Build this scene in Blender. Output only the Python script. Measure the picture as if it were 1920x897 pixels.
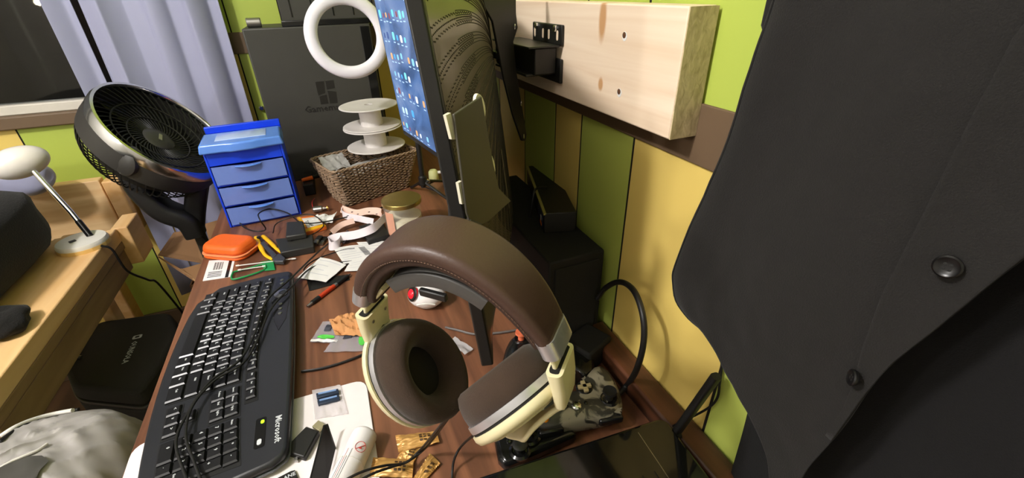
import bpy, bmesh, math, random
from mathutils import Vector, Matrix, noise
random.seed(7)
S = bpy.context.scene
C = S.collection
for o in list(bpy.data.objects): bpy.data.objects.remove(o)

# ---------------- camera, world, light, exposure ----------------
ZC = 1.28            # camera height above the floor
DZ = 0.75            # desk top height
FP = 829.965         # focal length in pixels of the 1920 px frame
PIT, ROL, YAW = (math.radians(a) for a in (29.6457, -1.3479, 21.8633))
Fw = Vector((math.sin(YAW)*math.cos(PIT), math.cos(YAW)*math.cos(PIT), -math.sin(PIT)))
r0 = Vector((math.cos(YAW), -math.sin(YAW), 0)); u0 = r0.cross(Fw)
Rt = r0*math.cos(ROL) + u0*math.sin(ROL); Up = -r0*math.sin(ROL) + u0*math.cos(ROL)
CAM = Vector((0, 0, ZC))
cd = bpy.data.cameras.new('camera'); cam = bpy.data.objects.new('camera', cd); C.objects.link(cam)
cd.sensor_fit = 'HORIZONTAL'; cd.sensor_width = 36.0; cd.lens = 36.0*FP/1920; cd.clip_start = 0.01; cd.clip_end = 60
cam.matrix_world = Matrix(((Rt.x, Up.x, -Fw.x, 0), (Rt.y, Up.y, -Fw.y, 0), (Rt.z, Up.z, -Fw.z, ZC), (0, 0, 0, 1)))
S.camera = cam
w = bpy.data.worlds.new('night'); S.world = w; w.use_nodes = True
w.node_tree.nodes['Background'].inputs[0].default_value = (0.010, 0.011, 0.016, 1)
w.node_tree.nodes['Background'].inputs[1].default_value = 1.0
LIGHT = Vector((-1.05, 0.22, 2.20))
ld = bpy.data.lights.new('ceiling_bulb', 'POINT'); ld.energy = 50; ld.color = (1.0, 0.975, 0.955); ld.shadow_soft_size = 0.07
lo = bpy.data.objects.new('ceiling_bulb', ld); C.objects.link(lo); lo.location = LIGHT
ld2 = bpy.data.lights.new('floor_lamp_bulb', 'POINT'); ld2.energy = 13; ld2.color = (1.0, 0.965, 0.93); ld2.shadow_soft_size = 0.06
lo2 = bpy.data.objects.new('floor_lamp_bulb', ld2); C.objects.link(lo2); lo2.location = (-1.45, 0.12, 1.52)
S.view_settings.view_transform = 'Standard'; S.view_settings.look = 'None'
S.view_settings.gamma = 1; S.view_settings.use_curve_mapping = False
S.view_settings.exposure = 0.75

# ---------------- pixel helpers: a ray of the photograph met with a real plane ----------------
def ray(x, y): return (Rt*(x-960) - Up*(y-448.5) + Fw*FP)/FP
def pz(x, y, h=0.0):                       # h above the desk top
    d = ray(x, y); return CAM + d*((DZ+h-ZC)/d.z)
def pX(x, y, X): d = ray(x, y); return CAM + d*(X/d.x)
def pY(x, y, Y): d = ray(x, y); return CAM + d*(Y/d.y)
def pt(x, y, t): return CAM + ray(x, y)*t
V = Vector

# ---------------- materials ----------------
def lin(c):
    c = c/255.0
    return c/12.92 if c <= 0.04045 else ((c+0.055)/1.055)**2.4
def rgb(t): return (lin(t[0]), lin(t[1]), lin(t[2]), 1)
MATS = {}
def mat(name, col, rough=0.6, metal=0.0, bump=0.0, bscale=200, var=0.0, vscale=20, stretch=(1,1,1), alpha=1.0, trans=0.0, ior=1.45, emit=0.0, sheen=0.0, coat=0.0, spec=0.5):
    if name in MATS: return MATS[name]
    m = bpy.data.materials.new(name); m.use_nodes = True; MATS[name] = m
    nt = m.node_tree; b = nt.nodes['Principled BSDF']
    b.inputs['Base Color'].default_value = rgb(col); b.inputs['Roughness'].default_value = rough
    b.inputs['Metallic'].default_value = metal; b.inputs['Alpha'].default_value = alpha
    b.inputs['Transmission Weight'].default_value = trans; b.inputs['IOR'].default_value = ior
    b.inputs['Sheen Weight'].default_value = sheen; b.inputs['Coat Weight'].default_value = coat
    b.inputs['Specular IOR Level'].default_value = spec
    if emit: b.inputs['Emission Color'].default_value = rgb(col); b.inputs['Emission Strength'].default_value = emit
    tc = nt.nodes.new('ShaderNodeTexCoord'); mp = nt.nodes.new('ShaderNodeMapping')
    nt.links.new(tc.outputs['Object'], mp.inputs[0]); mp.inputs['Scale'].default_value = stretch
    n = nt.nodes.new('ShaderNodeTexNoise'); n.inputs['Scale'].default_value = vscale; n.inputs['Detail'].default_value = 6
    nt.links.new(mp.outputs[0], n.inputs['Vector'])
    v = var if var else 0.10
    mx = nt.nodes.new('ShaderNodeMix'); mx.data_type = 'RGBA'
    mx.inputs['A'].default_value = tuple(x*(1-v) for x in rgb(col)[:3])+(1,)
    mx.inputs['B'].default_value = tuple(min(1, x*(1+v)) for x in rgb(col)[:3])+(1,)
    nt.links.new(n.outputs['Fac'], mx.inputs['Factor']); nt.links.new(mx.outputs['Result'], b.inputs['Base Color'])
    if bump:
        n2 = nt.nodes.new('ShaderNodeTexNoise'); n2.inputs['Scale'].default_value = bscale; n2.inputs['Detail'].default_value = 3
        nt.links.new(mp.outputs[0], n2.inputs['Vector'])
        bp = nt.nodes.new('ShaderNodeBump'); bp.inputs['Strength'].default_value = bump; bp.inputs['Distance'].default_value = 0.002
        nt.links.new(n2.outputs['Fac'], bp.inputs['Height']); nt.links.new(bp.outputs[0], b.inputs['Normal'])
    return m
def wood(name, c1, c2, stretch=(30, 2, 30), rough=0.5, knots=None, bump=0.15, kcol=(150, 100, 60), coat=0.0):
    m = bpy.data.materials.new(name); m.use_nodes = True; MATS[name] = m
    nt = m.node_tree; b = nt.nodes['Principled BSDF']; b.inputs['Roughness'].default_value = rough; b.inputs['Coat Weight'].default_value = coat
    tc = nt.nodes.new('ShaderNodeTexCoord'); mp = nt.nodes.new('ShaderNodeMapping'); mp.inputs['Scale'].default_value = stretch
    nt.links.new(tc.outputs['Object'], mp.inputs[0])
    n = nt.nodes.new('ShaderNodeTexNoise'); n.inputs['Scale'].default_value = 1.0; n.inputs['Detail'].default_value = 8; n.inputs['Distortion'].default_value = 0.6
    nt.links.new(mp.outputs[0], n.inputs['Vector'])
    r = nt.nodes.new('ShaderNodeValToRGB'); r.color_ramp.elements[0].color = rgb(c1); r.color_ramp.elements[1].color = rgb(c2)
    r.color_ramp.elements[0].position = 0.34; r.color_ramp.elements[1].position = 0.66
    nt.links.new(n.outputs['Fac'], r.inputs[0]); out = r.outputs[0]
    for (kx, ky, kz, rx, ry, rz) in (knots or []):         # knots as dark spots with a shape of their own
        mk = nt.nodes.new('ShaderNodeMapping'); mk.inputs['Location'].default_value = (-kx/rx, -ky/ry, -kz/rz); mk.inputs['Scale'].default_value = (1/rx, 1/ry, 1/rz)
        nt.links.new(tc.outputs['Object'], mk.inputs[0])
        g = nt.nodes.new('ShaderNodeVectorMath'); g.operation = 'LENGTH'; nt.links.new(mk.outputs[0], g.inputs[0])
        rr = nt.nodes.new('ShaderNodeMapRange'); rr.inputs['From Min'].default_value = 1.25; rr.inputs['From Max'].default_value = 0.7
        nt.links.new(g.outputs['Value'], rr.inputs['Value'])
        mx = nt.nodes.new('ShaderNodeMix'); mx.data_type = 'RGBA'; mx.inputs['B'].default_value = rgb(kcol)
        nt.links.new(rr.outputs[0], mx.inputs['Factor']); nt.links.new(out, mx.inputs['A']); out = mx.outputs['Result']
    nt.links.new(out, b.inputs['Base Color'])
    bp = nt.nodes.new('ShaderNodeBump'); bp.inputs['Strength'].default_value = bump; bp.inputs['Distance'].default_value = 0.001
    nt.links.new(n.outputs['Fac'], bp.inputs['Height']); nt.links.new(bp.outputs[0], b.inputs['Normal'])
    return m

# ---------------- mesh builder ----------------
WM = {}
def basis(o, x, y, z):
    return Matrix(((x[0], y[0], z[0], o[0]), (x[1], y[1], z[1], o[1]), (x[2], y[2], z[2], o[2]), (0, 0, 0, 1)))
def axes(o, z, up=(0, 0, 1)):              # z axis along z, y near up
    z = V(z).normalized(); u = V(up)
    x = u.cross(z)
    if x.length < 1e-5: x = V((1, 0, 0)).cross(z)
    x.normalize(); y = z.cross(x)
    return basis(o, x, y, z)
def T(*a): return Matrix.Translation(V(a[0]) if len(a) == 1 else V(a))
def RZ(a): return Matrix.Rotation(a, 4, 'Z')
def RX(a): return Matrix.Rotation(a, 4, 'X')
def RY(a): return Matrix.Rotation(a, 4, 'Y')
def spline(P, n=8, closed=False):          # Catmull-Rom through the points
    P = [V(p) for p in P]; N = len(P); out = []
    for i in range(N if closed else N-1):
        a = P[(i-1) % N] if closed or i > 0 else P[0]*2-P[1]
        b, c = P[i], P[(i+1) % N]
        d = P[(i+2) % N] if closed or i+2 < N else P[-1]*2-P[-2]
        for k in range(n):
            t = k/n
            out.append(0.5*((2*b)+(c-a)*t+(2*a-5*b+4*c-d)*t*t+(3*b-a-3*c+d)*t**3))
    if not closed: out.append(P[-1])
    return out
class MB:
    def __init__(s): s.v = []; s.f = []
    def add(s, vs, fs, M=None):
        k = len(s.v); s.v += [(M @ V(p)) if M else V(p) for p in vs]; s.f += [tuple(i+k for i in f) for f in fs]; return s
    def box(s, c, d, M=None, taper=1.0, tx=None):
        x, y, z = d[0]/2, d[1]/2, d[2]/2; t = taper; t2 = tx if tx is not None else t; c = V(c)
        vs = [c+V(p) for p in ((-x,-y,-z),(x,-y,-z),(x,y,-z),(-x,y,-z),(-x*t2,-y*t,z),(x*t2,-y*t,z),(x*t2,y*t,z),(-x*t2,y*t,z))]
        return s.add(vs, [(3,2,1,0),(4,5,6,7),(0,1,5,4),(1,2,6,5),(2,3,7,6),(3,0,4,7)], M)
    def span(s, a, b, M=None):
        a, b = V(a), V(b); return s.box((a+b)/2, [abs(b[i]-a[i]) for i in range(3)], M)
    def hexa(s, P): return s.add(P, [(3,2,1,0),(4,5,6,7),(0,1,5,4),(1,2,6,5),(2,3,7,6),(3,0,4,7)])
    def prism(s, poly, z0, z1, M=None, inset=0.0):
        n = len(poly); cx = sum(p[0] for p in poly)/n; cy = sum(p[1] for p in poly)/n; k = 1-inset
        vs = [V((p[0], p[1], z0)) for p in poly]+[V((cx+(p[0]-cx)*k, cy+(p[1]-cy)*k, z1)) for p in poly]
        fs = [tuple(range(n-1, -1, -1)), tuple(range(n, 2*n))]+[(i, (i+1) % n, n+(i+1) % n, n+i) for i in range(n)]
        return s.add(vs, fs, M)
    def tube(s, P, r, n=8, closed=False, cap=True, M=None, flat=None, up=None):
        P = [V(p) for p in P]; N = len(P); vs = []; fs = []
        rr = r if isinstance(r, (list, tuple)) else [r]*N
        prev = None
        for i in range(N):
            t = (P[(i+1) % N]-P[i-1]) if closed else (P[min(i+1, N-1)]-P[max(i-1, 0)])
            t = t.normalized() if t.length > 1e-9 else V((0, 0, 1))
            if up is not None: a = V(up) - t*V(up).dot(t)
            elif prev is None:
                a = V((0, 0, 1)) if abs(t.z) < 0.9 else V((1, 0, 0)); a = a-t*a.dot(t)
            else: a = prev-t*prev.dot(t)
            a.normalize(); prev = a; b = t.cross(a)
            fl = flat if flat else 1.0
            for k in range(n):
                q = 2*math.pi*k/n; vs.append(P[i]+a*(math.cos(q)*rr[i]*fl)+b*(math.sin(q)*rr[i]))
        for i in range(N if closed else N-1):
            j = (i+1) % N
            for k in range(n): fs.append((i*n+k, i*n+(k+1) % n, j*n+(k+1) % n, j*n+k))
        if cap and not closed: fs += [tuple(range(n-1, -1, -1)), tuple((N-1)*n+k for k in range(n))]
        return s.add(vs, fs, M)
    def sweep(s, P, prof, up, M=None, closed=False, cap=True, upf=None):   # 2D profile (a along up, b sideways) along a path
        P = [V(p) for p in P]; N = len(P); vs = []; fs = []
        for i in range(N):
            t = ((P[(i+1) % N]-P[i-1]) if closed else (P[min(i+1, N-1)]-P[max(i-1, 0)])).normalized()
            U = V(upf(i/(N-1)) if upf else up); a = (U-t*U.dot(t)).normalized(); b = t.cross(a)
            pr = prof(i/(N-1)) if callable(prof) else prof; n = len(pr)
            for (p, q) in pr: vs.append(P[i]+a*p+b*q)
        for i in range(N if closed else N-1):
            j = (i+1) % N
            for k in range(n): fs.append((i*n+k, i*n+(k+1) % n, j*n+(k+1) % n, j*n+k))
        if cap and not closed: fs += [tuple(range(n-1, -1, -1)), tuple((N-1)*n+k for k in range(n))]
        return s.add(vs, fs, M)
    def lathe(s, prof, n=32, M=None, sx=1.0, sy=1.0, close=False):          # prof: (radius, z)
        vs = []; fs = []; m = len(prof)
        for (r, z) in prof:
            for k in range(n):
                q = 2*math.pi*k/n; vs.append(V((r*math.cos(q)*sx, r*math.sin(q)*sy, z)))
        for i in range(m if close else m-1):
            j = (i+1) % m
            for k in range(n): fs.append((i*n+k, i*n+(k+1) % n, j*n+(k+1) % n, j*n+k))
        if not close: fs += [tuple(range(n-1, -1, -1)), tuple((m-1)*n+k for k in range(n))]
        return s.add(vs, fs, M)
    def ball(s, c, r, n=16, M=None, sc=(1, 1, 1)):
        prof = [(max(1e-4, r*math.sin(math.pi*i/n)), -r*math.cos(math.pi*i/n)) for i in range(n+1)]
        MM = T(c) @ Matrix.Diagonal((sc[0], sc[1], sc[2], 1)); return s.lathe(prof, n*2, (M @ MM) if M else MM)
    def grid(s, f, nu, nv, M=None, th=None, wrapu=False):                   # f(u,v) -> point; th gives a second skin along th(u,v)
        k = nu if wrapu else nu+1
        vs = [V(f(i/nu, j/nv)) for j in range(nv+1) for i in range(k)]
        fs = [(j*k+i, j*k+(i+1) % k, (j+1)*k+(i+1) % k, (j+1)*k+i) for j in range(nv) for i in range(nu)]
        if th is not None:
            m = len(vs); vs += [vs[j*k+i]+V(th) for j in range(nv+1) for i in range(k)]
            fs += [tuple(m+a for a in reversed(q)) for q in fs]
            for i in range(nu):
                i2 = (i+1) % k
                fs += [(i2, i, m+i, m+i2), (nv*k+i, nv*k+i2, m+nv*k+i2, m+nv*k+i)]
            if not wrapu:
                for j in range(nv): fs += [(j*k, (j+1)*k, m+(j+1)*k, m+j*k), ((j+1)*k+nu, j*k+nu, m+j*k+nu, m+(j+1)*k+nu)]
        return s.add(vs, fs, M)
    def build(s, name, m, parent=None, smooth=None, bevel=0.0, seg=2, sub=0, solid=0.0):
        me = bpy.data.meshes.new(name)
        if parent is not None: inv = WM[parent.name].inverted(); O = None; vs = [inv @ p for p in s.v]; base = WM[parent.name]
        else:
            lo_ = [min(p[i] for p in s.v) for i in range(3)]; hi_ = [max(p[i] for p in s.v) for i in range(3)]
            O = V(((lo_[0]+hi_[0])/2, (lo_[1]+hi_[1])/2, lo_[2])); vs = [p-O for p in s.v]; base = T(O)
        me.from_pydata([tuple(p) for p in vs], [], s.f)
        bm = bmesh.new(); bm.from_mesh(me); bmesh.ops.recalc_face_normals(bm, faces=bm.faces); bm.to_mesh(me); bm.free()
        me.materials.append(m)
        if smooth is not None:
            for p in me.polygons: p.use_smooth = True
            me.set_sharp_from_angle(angle=math.radians(smooth))
        o = bpy.data.objects.new(name, me); C.objects.link(o)
        if parent is not None: o.parent = parent
        else: o.location = O
        WM[o.name] = base
        if solid:
            q = o.modifiers.new('solid', 'SOLIDIFY'); q.thickness = solid; q.offset = 0
        if bevel:
            q = o.modifiers.new('bevel', 'BEVEL'); q.width = bevel; q.segments = seg; q.limit_method = 'ANGLE'; q.angle_limit = math.radians(40)
            for p in me.polygons: p.use_smooth = True
            me.set_sharp_from_angle(angle=math.radians(smooth or 50))
        if sub:
            q = o.modifiers.new('sub', 'SUBSURF'); q.levels = sub; q.render_levels = sub
        return o
def tag(o, label, cat, group=None, kind=None):
    if kind: o['kind'] = kind
    if label: o['label'] = label
    if cat: o['category'] = cat
    if group: o['group'] = group
    return o
def thing(name, label, cat, M, group=None):
    o = bpy.data.objects.new(name, None); C.objects.link(o); o.empty_display_size = 0.02
    if not isinstance(M, Matrix): M = T(M)
    o.matrix_world = M; WM[o.name] = M.copy()
    return tag(o, label, cat, group)
def dup(root, M, label):
    def cp(o, par):
        c = o.copy(); C.objects.link(c)
        if par: c.parent = par
        for ch in list(o.children): cp(ch, c)
        return c
    r = cp(root, None); r.matrix_world = M; r['label'] = label; WM[r.name] = M.copy(); return r
def struct(o): o['kind'] = 'structure'; return o
TXT = {}
def text_mesh(s, size, depth=0.0004):
    k = (s, size)
    if k in TXT: return TXT[k]
    cu = bpy.data.curves.new('t', 'FONT'); cu.body = s; cu.size = size; cu.resolution_u = 1; cu.align_x = 'CENTER'; cu.align_y = 'CENTER'; cu.extrude = depth/2; cu.offset = size*.012
    ob = bpy.data.objects.new('t', cu); C.objects.link(ob)
    dg = bpy.context.evaluated_depsgraph_get(); me = bpy.data.meshes.new_from_object(ob.evaluated_get(dg))
    bpy.data.objects.remove(ob); TXT[k] = me; return me
def text(name, s, size, m, M, parent, label=None):   # flat lettering, M places it (x = reading direction)
    me = text_mesh(s, size).copy(); me.materials.clear(); me.materials.append(m)
    o = bpy.data.objects.new(name, me); C.objects.link(o)
    base = WM[parent.name]; o.parent = parent; o.matrix_local = base.inverted() @ M; WM[o.name] = M.copy()
    if label: o['label'] = label
    return o
def rrect(w, h, r, n=5):
    out = []
    for cx, cy, a in ((w/2-r, h/2-r, 0), (-w/2+r, h/2-r, 90), (-w/2+r, -h/2+r, 180), (w/2-r, -h/2+r, 270)):
        for k in range(n+1):
            q = math.radians(a+90*k/n); out.append((cx+r*math.cos(q), cy+r*math.sin(q)))
    return out
def cable(name, P, r, m, label=None, cat='cable', parent=None, n=6, sp=8):
    o = MB().tube(spline(P, sp), r, n).build(name, m, parent, smooth=60)
    if label: tag(o, label, cat)
    return o

# common materials
M_black = mat('black_plastic', (26, 25, 24), 0.45, bump=0.05, bscale=900)
M_black_gloss = mat('black_gloss', (22, 22, 22), 0.16)
M_black_matte = mat('black_matte', (18, 17, 16), 0.8)
M_cable = mat('cable_rubber', (24, 23, 23), 0.45)
M_white = mat('white_plastic', (226, 222, 214), 0.35)
M_paper = mat('paper', (230, 228, 224), 0.8)
M_print = mat('black_print', (60, 58, 60), 0.8)
M_chrome = mat('chrome', (215, 215, 215), 0.16, metal=1.0)
M_steel = mat('steel', (170, 168, 165), 0.35, metal=1.0)
M_clear = mat('clear_film', (220, 220, 225), 0.15, alpha=0.28)

# ======================= THE ROOM =======================
XW, YW = 0.36, 1.79            # right wall face, back wall face
XL, YF, ZH = -2.3, -1.6, 2.42
RT, RB = ZC-0.108, ZC-0.172    # chair rail top / bottom
M_groove = mat('groove_dark', (22, 18, 12), 0.9)
M_lime = mat('lime_paint', (174, 190, 84), 0.42, var=0.04, vscale=6, bump=0.06, bscale=120)
M_yell = mat('yellow_paint', (226, 198, 108), 0.42, var=0.04, vscale=6, bump=0.06, bscale=120)
M_green = mat('green_paint', (176, 188, 88), 0.42, var=0.05, vscale=6, bump=0.06, bscale=120)
M_rail = mat('brown_rail_paint', (104, 84, 64), 0.5, var=0.08)
M_plaster = mat('cream_plaster', (208, 204, 198), 0.8)
M_floor = wood('floor_boards', (70, 50, 36), (104, 76, 54), (14, 1.2, 14), 0.5)
o = struct(MB().span((XL-.05, YF-.05, -.05), (XW+.1, YW+.1, 0)).build('floor', M_floor))
o = struct(MB().span((XL-.05, YF-.05, ZH), (XW+.1, YW+.1, ZH+.05)).build('ceiling', M_plaster))
struct(MB().span((XL-.05, YF, 0), (XL, YW, ZH)).build('wall_left', M_plaster))
struct(MB().span((XL, YF-.05, 0), (XW, YF, ZH)).build('wall_front', M_plaster))
wr = struct(MB().span((XW+.0005, YF, 0), (XW+.06, YW+.06, ZH)).build('wall_right', M_groove))
ed = [-1.6, -1.32, -1.06, -.8, -.52, -.3, -.12, .07, .254, .462, .595, .682, .814, .95, 1.1, 1.24, 1.38, 1.52, 1.66, 1.79]
def plank(parent, a, b, m): return MB().span(a, b).build('plank', m, parent)
for i in range(len(ed)-1):
    a, b = ed[i]+.0021, ed[i+1]-.0021
    k = 'yg'[(i+1) % 2]
    plank(wr, (XW, a, 0.0), (XW+.0029, b, RB+.01), M_yell if i % 2 == 0 else M_green)
    plank(wr, (XW, a, RT-.01), (XW+.0029, b, ZH), M_lime)
# back wall with the window opening
WX0, WX1, WZ0, WZ1 = -1.72, -.50, ZC-.30, 2.1
wb = MB()
wb.span((XL, YW+.0005, 0), (XW, YW+.06, WZ0)); wb.span((XL, YW+.0005, WZ1), (XW, YW+.06, ZH))
wb.span((XL, YW+.0005, WZ0), (WX0, YW+.06, WZ1)); wb.span((WX1, YW+.0005, WZ0), (XW, YW+.06, WZ1))
wb = struct(wb.build('wall_back', M_groove))
exl = [-2.3, -2.05, -1.82, -1.6, -1.42, -1.24, -1.06, -.878, -.695, -.53, -.37, -.235, -.08, .06, .2, .36]
for i in range(len(exl)-1):
    a, b = exl[i]+.0023, exl[i+1]-.0023
    m = (M_yell, M_lime)[i % 2]
    if i in (11, 12, 13): m = M_lime
    top = ZC-.335 if b < WX1+.04 else RB+.01
    plank(wb, (a, YW, 0), (b, YW+.0029, top), m)
    if a >= WX1-.1:
        plank(wb, (max(a, WX1), YW, RT-.01), (b, YW+.0029, ZH), M_lime)
struct(MB().span((XW-.004, YF, RB), (XW, YW, RT)).build('trim_1', M_rail, bevel=.0015))
struct(MB().span((WX1+.06, YW-.006, RB), (XW-.004, YW, RT)).build('trim_2', M_rail, bevel=.0015))
struct(MB().span((XL, YW-.012, 0), (XW-.0, YW, .21)).build('baseboard_back', M_rail, bevel=.003))
# window
M_wframe = mat('window_vinyl', (206, 200, 190), 0.4)
M_glass = mat('window_glass', (210, 215, 215), 0.03, trans=1.0, ior=1.45)
wn = MB()
wn.span((WX0, YW-.004, WZ0), (WX1, YW+.05, WZ0+.028)); wn.span((WX0, YW-.004, WZ1-.03), (WX1, YW+.05, WZ1))
wn.span((WX0, YW-.004, WZ0), (WX0+.03, YW+.05, WZ1)); wn.span((WX1-.03, YW-.004, WZ0), (WX1, YW+.05, WZ1))
wn = struct(wn.build('window_1', M_wframe, bevel=.003))
MB().span((WX0+.02, YW+.02, WZ0+.02), (WX1-.02, YW+.024, WZ1-.02)).build('pane', M_glass, wn)
MB().span((WX0-.03, YW-.022, WZ0-.038), (WX1+.06, YW+.01, WZ0)).build('window_sill', M_rail, wn, bevel=.004)
M_night = mat('night_wall', (60, 46, 30), 0.9, var=0.5, vscale=3)
o = MB().span((-3.6, 4.2, -.2), (.6, 4.3, 1.9)).build('neighbour_fence', M_night)
tag(o, 'dim brown boarded fence outside seen through the dark window', 'fence')
M_reflection = mat('lamp_reflection', (255, 236, 200), 0.4, emit=12)  # glowing bulbs set outside stand for the room lamp mirrored in the glass
for (px_, py_, rr, lb) in ((72, 3, .02, 'larger glow added outside the dark window for a lamp reflection in the pane'), (79, 4, .009, 'tiny glow added for a lamp reflection right beside the larger one outside')):
    p = pY(px_, py_, 3.9); b_ = MB().lathe([(rr*.3, rr*1.7), (rr*.35, rr*1.1), (rr*.7, rr*.6), (rr, -.1*rr), (rr*.8, -.7*rr), (rr*.1, -rr)][::-1], 14, T(p)).build('lamp_reflection', M_reflection, smooth=60)
    tag(b_, lb, 'reflection')
t = thing('floor_lamp', 'white floor lamp standing alone on the floor far left of the desk', 'lamp', (-1.45, .12, 0))
MB().lathe([(.14, 0), (.14, .015), (.02, .03), (.012, .04), (.012, 1.40), (.03, 1.41), (.03, 1.44)], 28, T(-1.45, .12, 0)).build('stand', M_white, t, smooth=40)
# ceiling lamp fixture over the light (out of frame)
t = thing('ceiling_lamp', 'round ceiling lamp out of view above the desk', 'lamp', (LIGHT.x, LIGHT.y, ZH-.02))
MB().lathe([(.08, -.03), (.1, 0), (.1, .02)], 24, T(LIGHT.x, LIGHT.y, ZH-.02)).build('base', M_white, t, smooth=40)

# ======================= LARGE OBJECTS =======================
# desk
M_desk = wood('desk_walnut', (88, 54, 37), (140, 92, 65), (34, 2.2, 34), 0.42, bump=0.08)
M_deskd = wood('desk_rail_walnut', (52, 30, 18), (98, 58, 36), (40, 3, 40), 0.45)
t = thing('desk', 'brown wood grain desk along the planked wall, cluttered with electronics', 'desk', (0, .85, 0))
MB().span((-.338, .02, DZ-.03), (XW-.002, 1.70, DZ)).build('top', M_desk, t, bevel=.002)
MB().span((.322, -.1+.13, DZ), (XW-.002, .487, DZ+.034)).build('back_rail', M_deskd, t, bevel=.004)
for (x, y) in ((-.30, .07), (.31, .07), (-.30, 1.64), (.31, 1.64)):
    MB().span((x-.025, y-.025, 0), (x+.025, y+.025, DZ-.03)).build('leg', M_deskd, t, bevel=.003)

# lumber board on the wall
kn = [(0, -.14, .118, .02, .008, .018), (0, -.115, .03, .02, .005, .008), (0, -.30, .09, .02, .012, .009), (0, .25, .05, .02, .014, .01)]
lb0 = V((.33875, (.356+1.5)/2, ZC-.142))
knots = []
for (q, sy, sz) in (((1130, 36), .0075, .0235), ((1126, 158), .0052, .0078)):
    p = pX(q[0], q[1], .3215)-lb0; knots.append((p.x, p.y, p.z, .03, sy, sz))
M_pine = wood('pine_board', (226, 200, 172), (240, 220, 196), (14, 2.0, 60), 0.6, knots, .12, (196, 150, 104))
M_pine_end = wood('pine_end_grain', (172, 154, 116), (208, 190, 150), (160, 6, 90), 0.75, None, .5)
o = MB().span((.3215, .356, ZC-.142), (XW-.004, 1.5, ZC-.018)).build('lumber_board', M_pine, bevel=.002)
tag(o, 'thick pale pine board fixed high on the green planked wall', 'board')
e = MB().span((.3217, .3548, ZC-.1415), (XW-.0042, .3562, ZC-.0185)).build('end_grain', M_pine_end, o)
MS = mat('screw_hole', (92, 60, 36), .8)
for q in ((1171, 66), (1161, 172)):
    p = pX(q[0], q[1], .3215)
    MB().lathe([(.0026, 0), (.0034, .0005), (.001, .0011)], 9, axes(p, (-1, 0, 0))).build('screw_hole', MS, o)
    MB().lathe([(.0042, 0), (.0052, .0002), (.0046, .0004)], 8, axes(p+V((0, -.0006, -.0012)), (-1, 0, 0)), sx=.9).build('splinter', M_paper, o)

# curtain
M_curt = mat('curtain_satin', (154, 156, 184), 0.5, sheen=.3, var=.03, bump=.06, bscale=700)
def curtain(name, x0, x1, z0, z1, folds, amp, label, ph=0.0, top_shift=0.0, yoff=0.0):
    def f(u, v):
        z = z0+(z1-z0)*v
        x = x0+(x1-x0)*u + top_shift*(v-.3)*(1-u*.2)
        q = u*folds*2*math.pi+ph
        y = YW-.062+yoff+amp*math.sin(q+.5*math.sin(q*.5))*(.75+.25*v)+(.006 if folds > 1 else 0)*math.sin(3.1*u*9+v*2)
        x += .004*math.sin(2*q+1.0)
        return (x, y, z)
    o = MB().grid(f, 150, 24).build(name, M_curt, smooth=180, solid=.0015)
    tag(o, label, 'curtain'); return o
curtain('curtain', -.583, -.245, .36, 2.2, 3.3, .017, 'wide lavender satin curtain hanging in soft folds behind the fan', 1.1, .03)
curtain('curtain', -.650, -.588, .30, 2.2, .42, .016, 'narrow lavender curtain strip against the dark window glass', -.6, .0)
o = MB().tube([(-1.8, YW-.07, 2.22), (-.1, YW-.07, 2.22)], .011, 12).ball((-1.8, YW-.07, 2.22), .022, 8).ball((-.1, YW-.07, 2.22), .022, 8).build('curtain_rod', M_steel, smooth=50)
tag(o, 'metal curtain rod above the window, out of view', 'curtain rod')

# near display, seen on edge and from behind
ph = math.radians(19); td = V((math.sin(ph), math.cos(ph), 0)); tn0 = V((math.cos(ph), -math.sin(ph), 0)); le = math.radians(5.6)
tu = V((0, 0, 1))*math.cos(le)-tn0*math.sin(le); tn = tn0*math.cos(le)+V((0, 0, 1))*math.sin(le)
TB = V((.105, .368, ZC-.39)); TVW, TVH, TVT = .62, .43, .0145
TM = basis(TB, td, tu, tn)                 # x along the width, y up, z out of the back
def on_tv(px_, py_, off):
    d = ray(px_, py_); n = tn; k = (TB+tn*off-CAM).dot(n)/d.dot(n); return TM.inverted() @ (CAM+d*k)
M_tvb = mat('display_back', (92, 83, 70), 0.30, var=.05, coat=.2)
M_tvf = mat('display_frame', (36, 35, 34), 0.4)
tv = thing('wall_display', 'black wall mounted display seen edge-on with ridged back toward the wall', 'monitor', TM)
MB().prism([(0, 0), (TVW, 0), (TVW, TVH), (0, TVH)], 0, TVT, TM).build('frame', M_tvf, tv, bevel=.002)
MB().prism([(.012, .02), (TVW-.012, .02), (TVW-.012, TVH-.012), (.012, TVH-.012)], -.0008, .0004, TM).build('screen', M_black_gloss, tv)
cx, cy = .33, .285
def bulge(x, y):
    ex = min(x-.006, TVW-.006-x)/.30; ey = min(y-.004, TVH-.004-y)/.065
    ex = max(0, min(1, ex)); ey = max(0, min(1, ey))
    return .050*(math.sin(ex*math.pi/2)**1.15)*(math.sin(ey*math.pi/2)**.7)
def skin(x, y): return TVT-.001+bulge(x, y)
def fb(u, v):
    x = .006+(TVW-.012)*u; y = .004+(TVH-.008)*v
    return (x, y, skin(x, y))
MB().grid(fb, 120, 90, TM).build('back_shell', M_tvb, tv, smooth=60)
M_vent = mat('vent_dark', (26, 23, 19), .7); vh = MB(); vg = MB()
def on_band(q0, r_):
    th = q0+1.3*max(0, r_-.03); return cx+r_*1.0*math.cos(th), cy+r_*math.sin(th)
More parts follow.
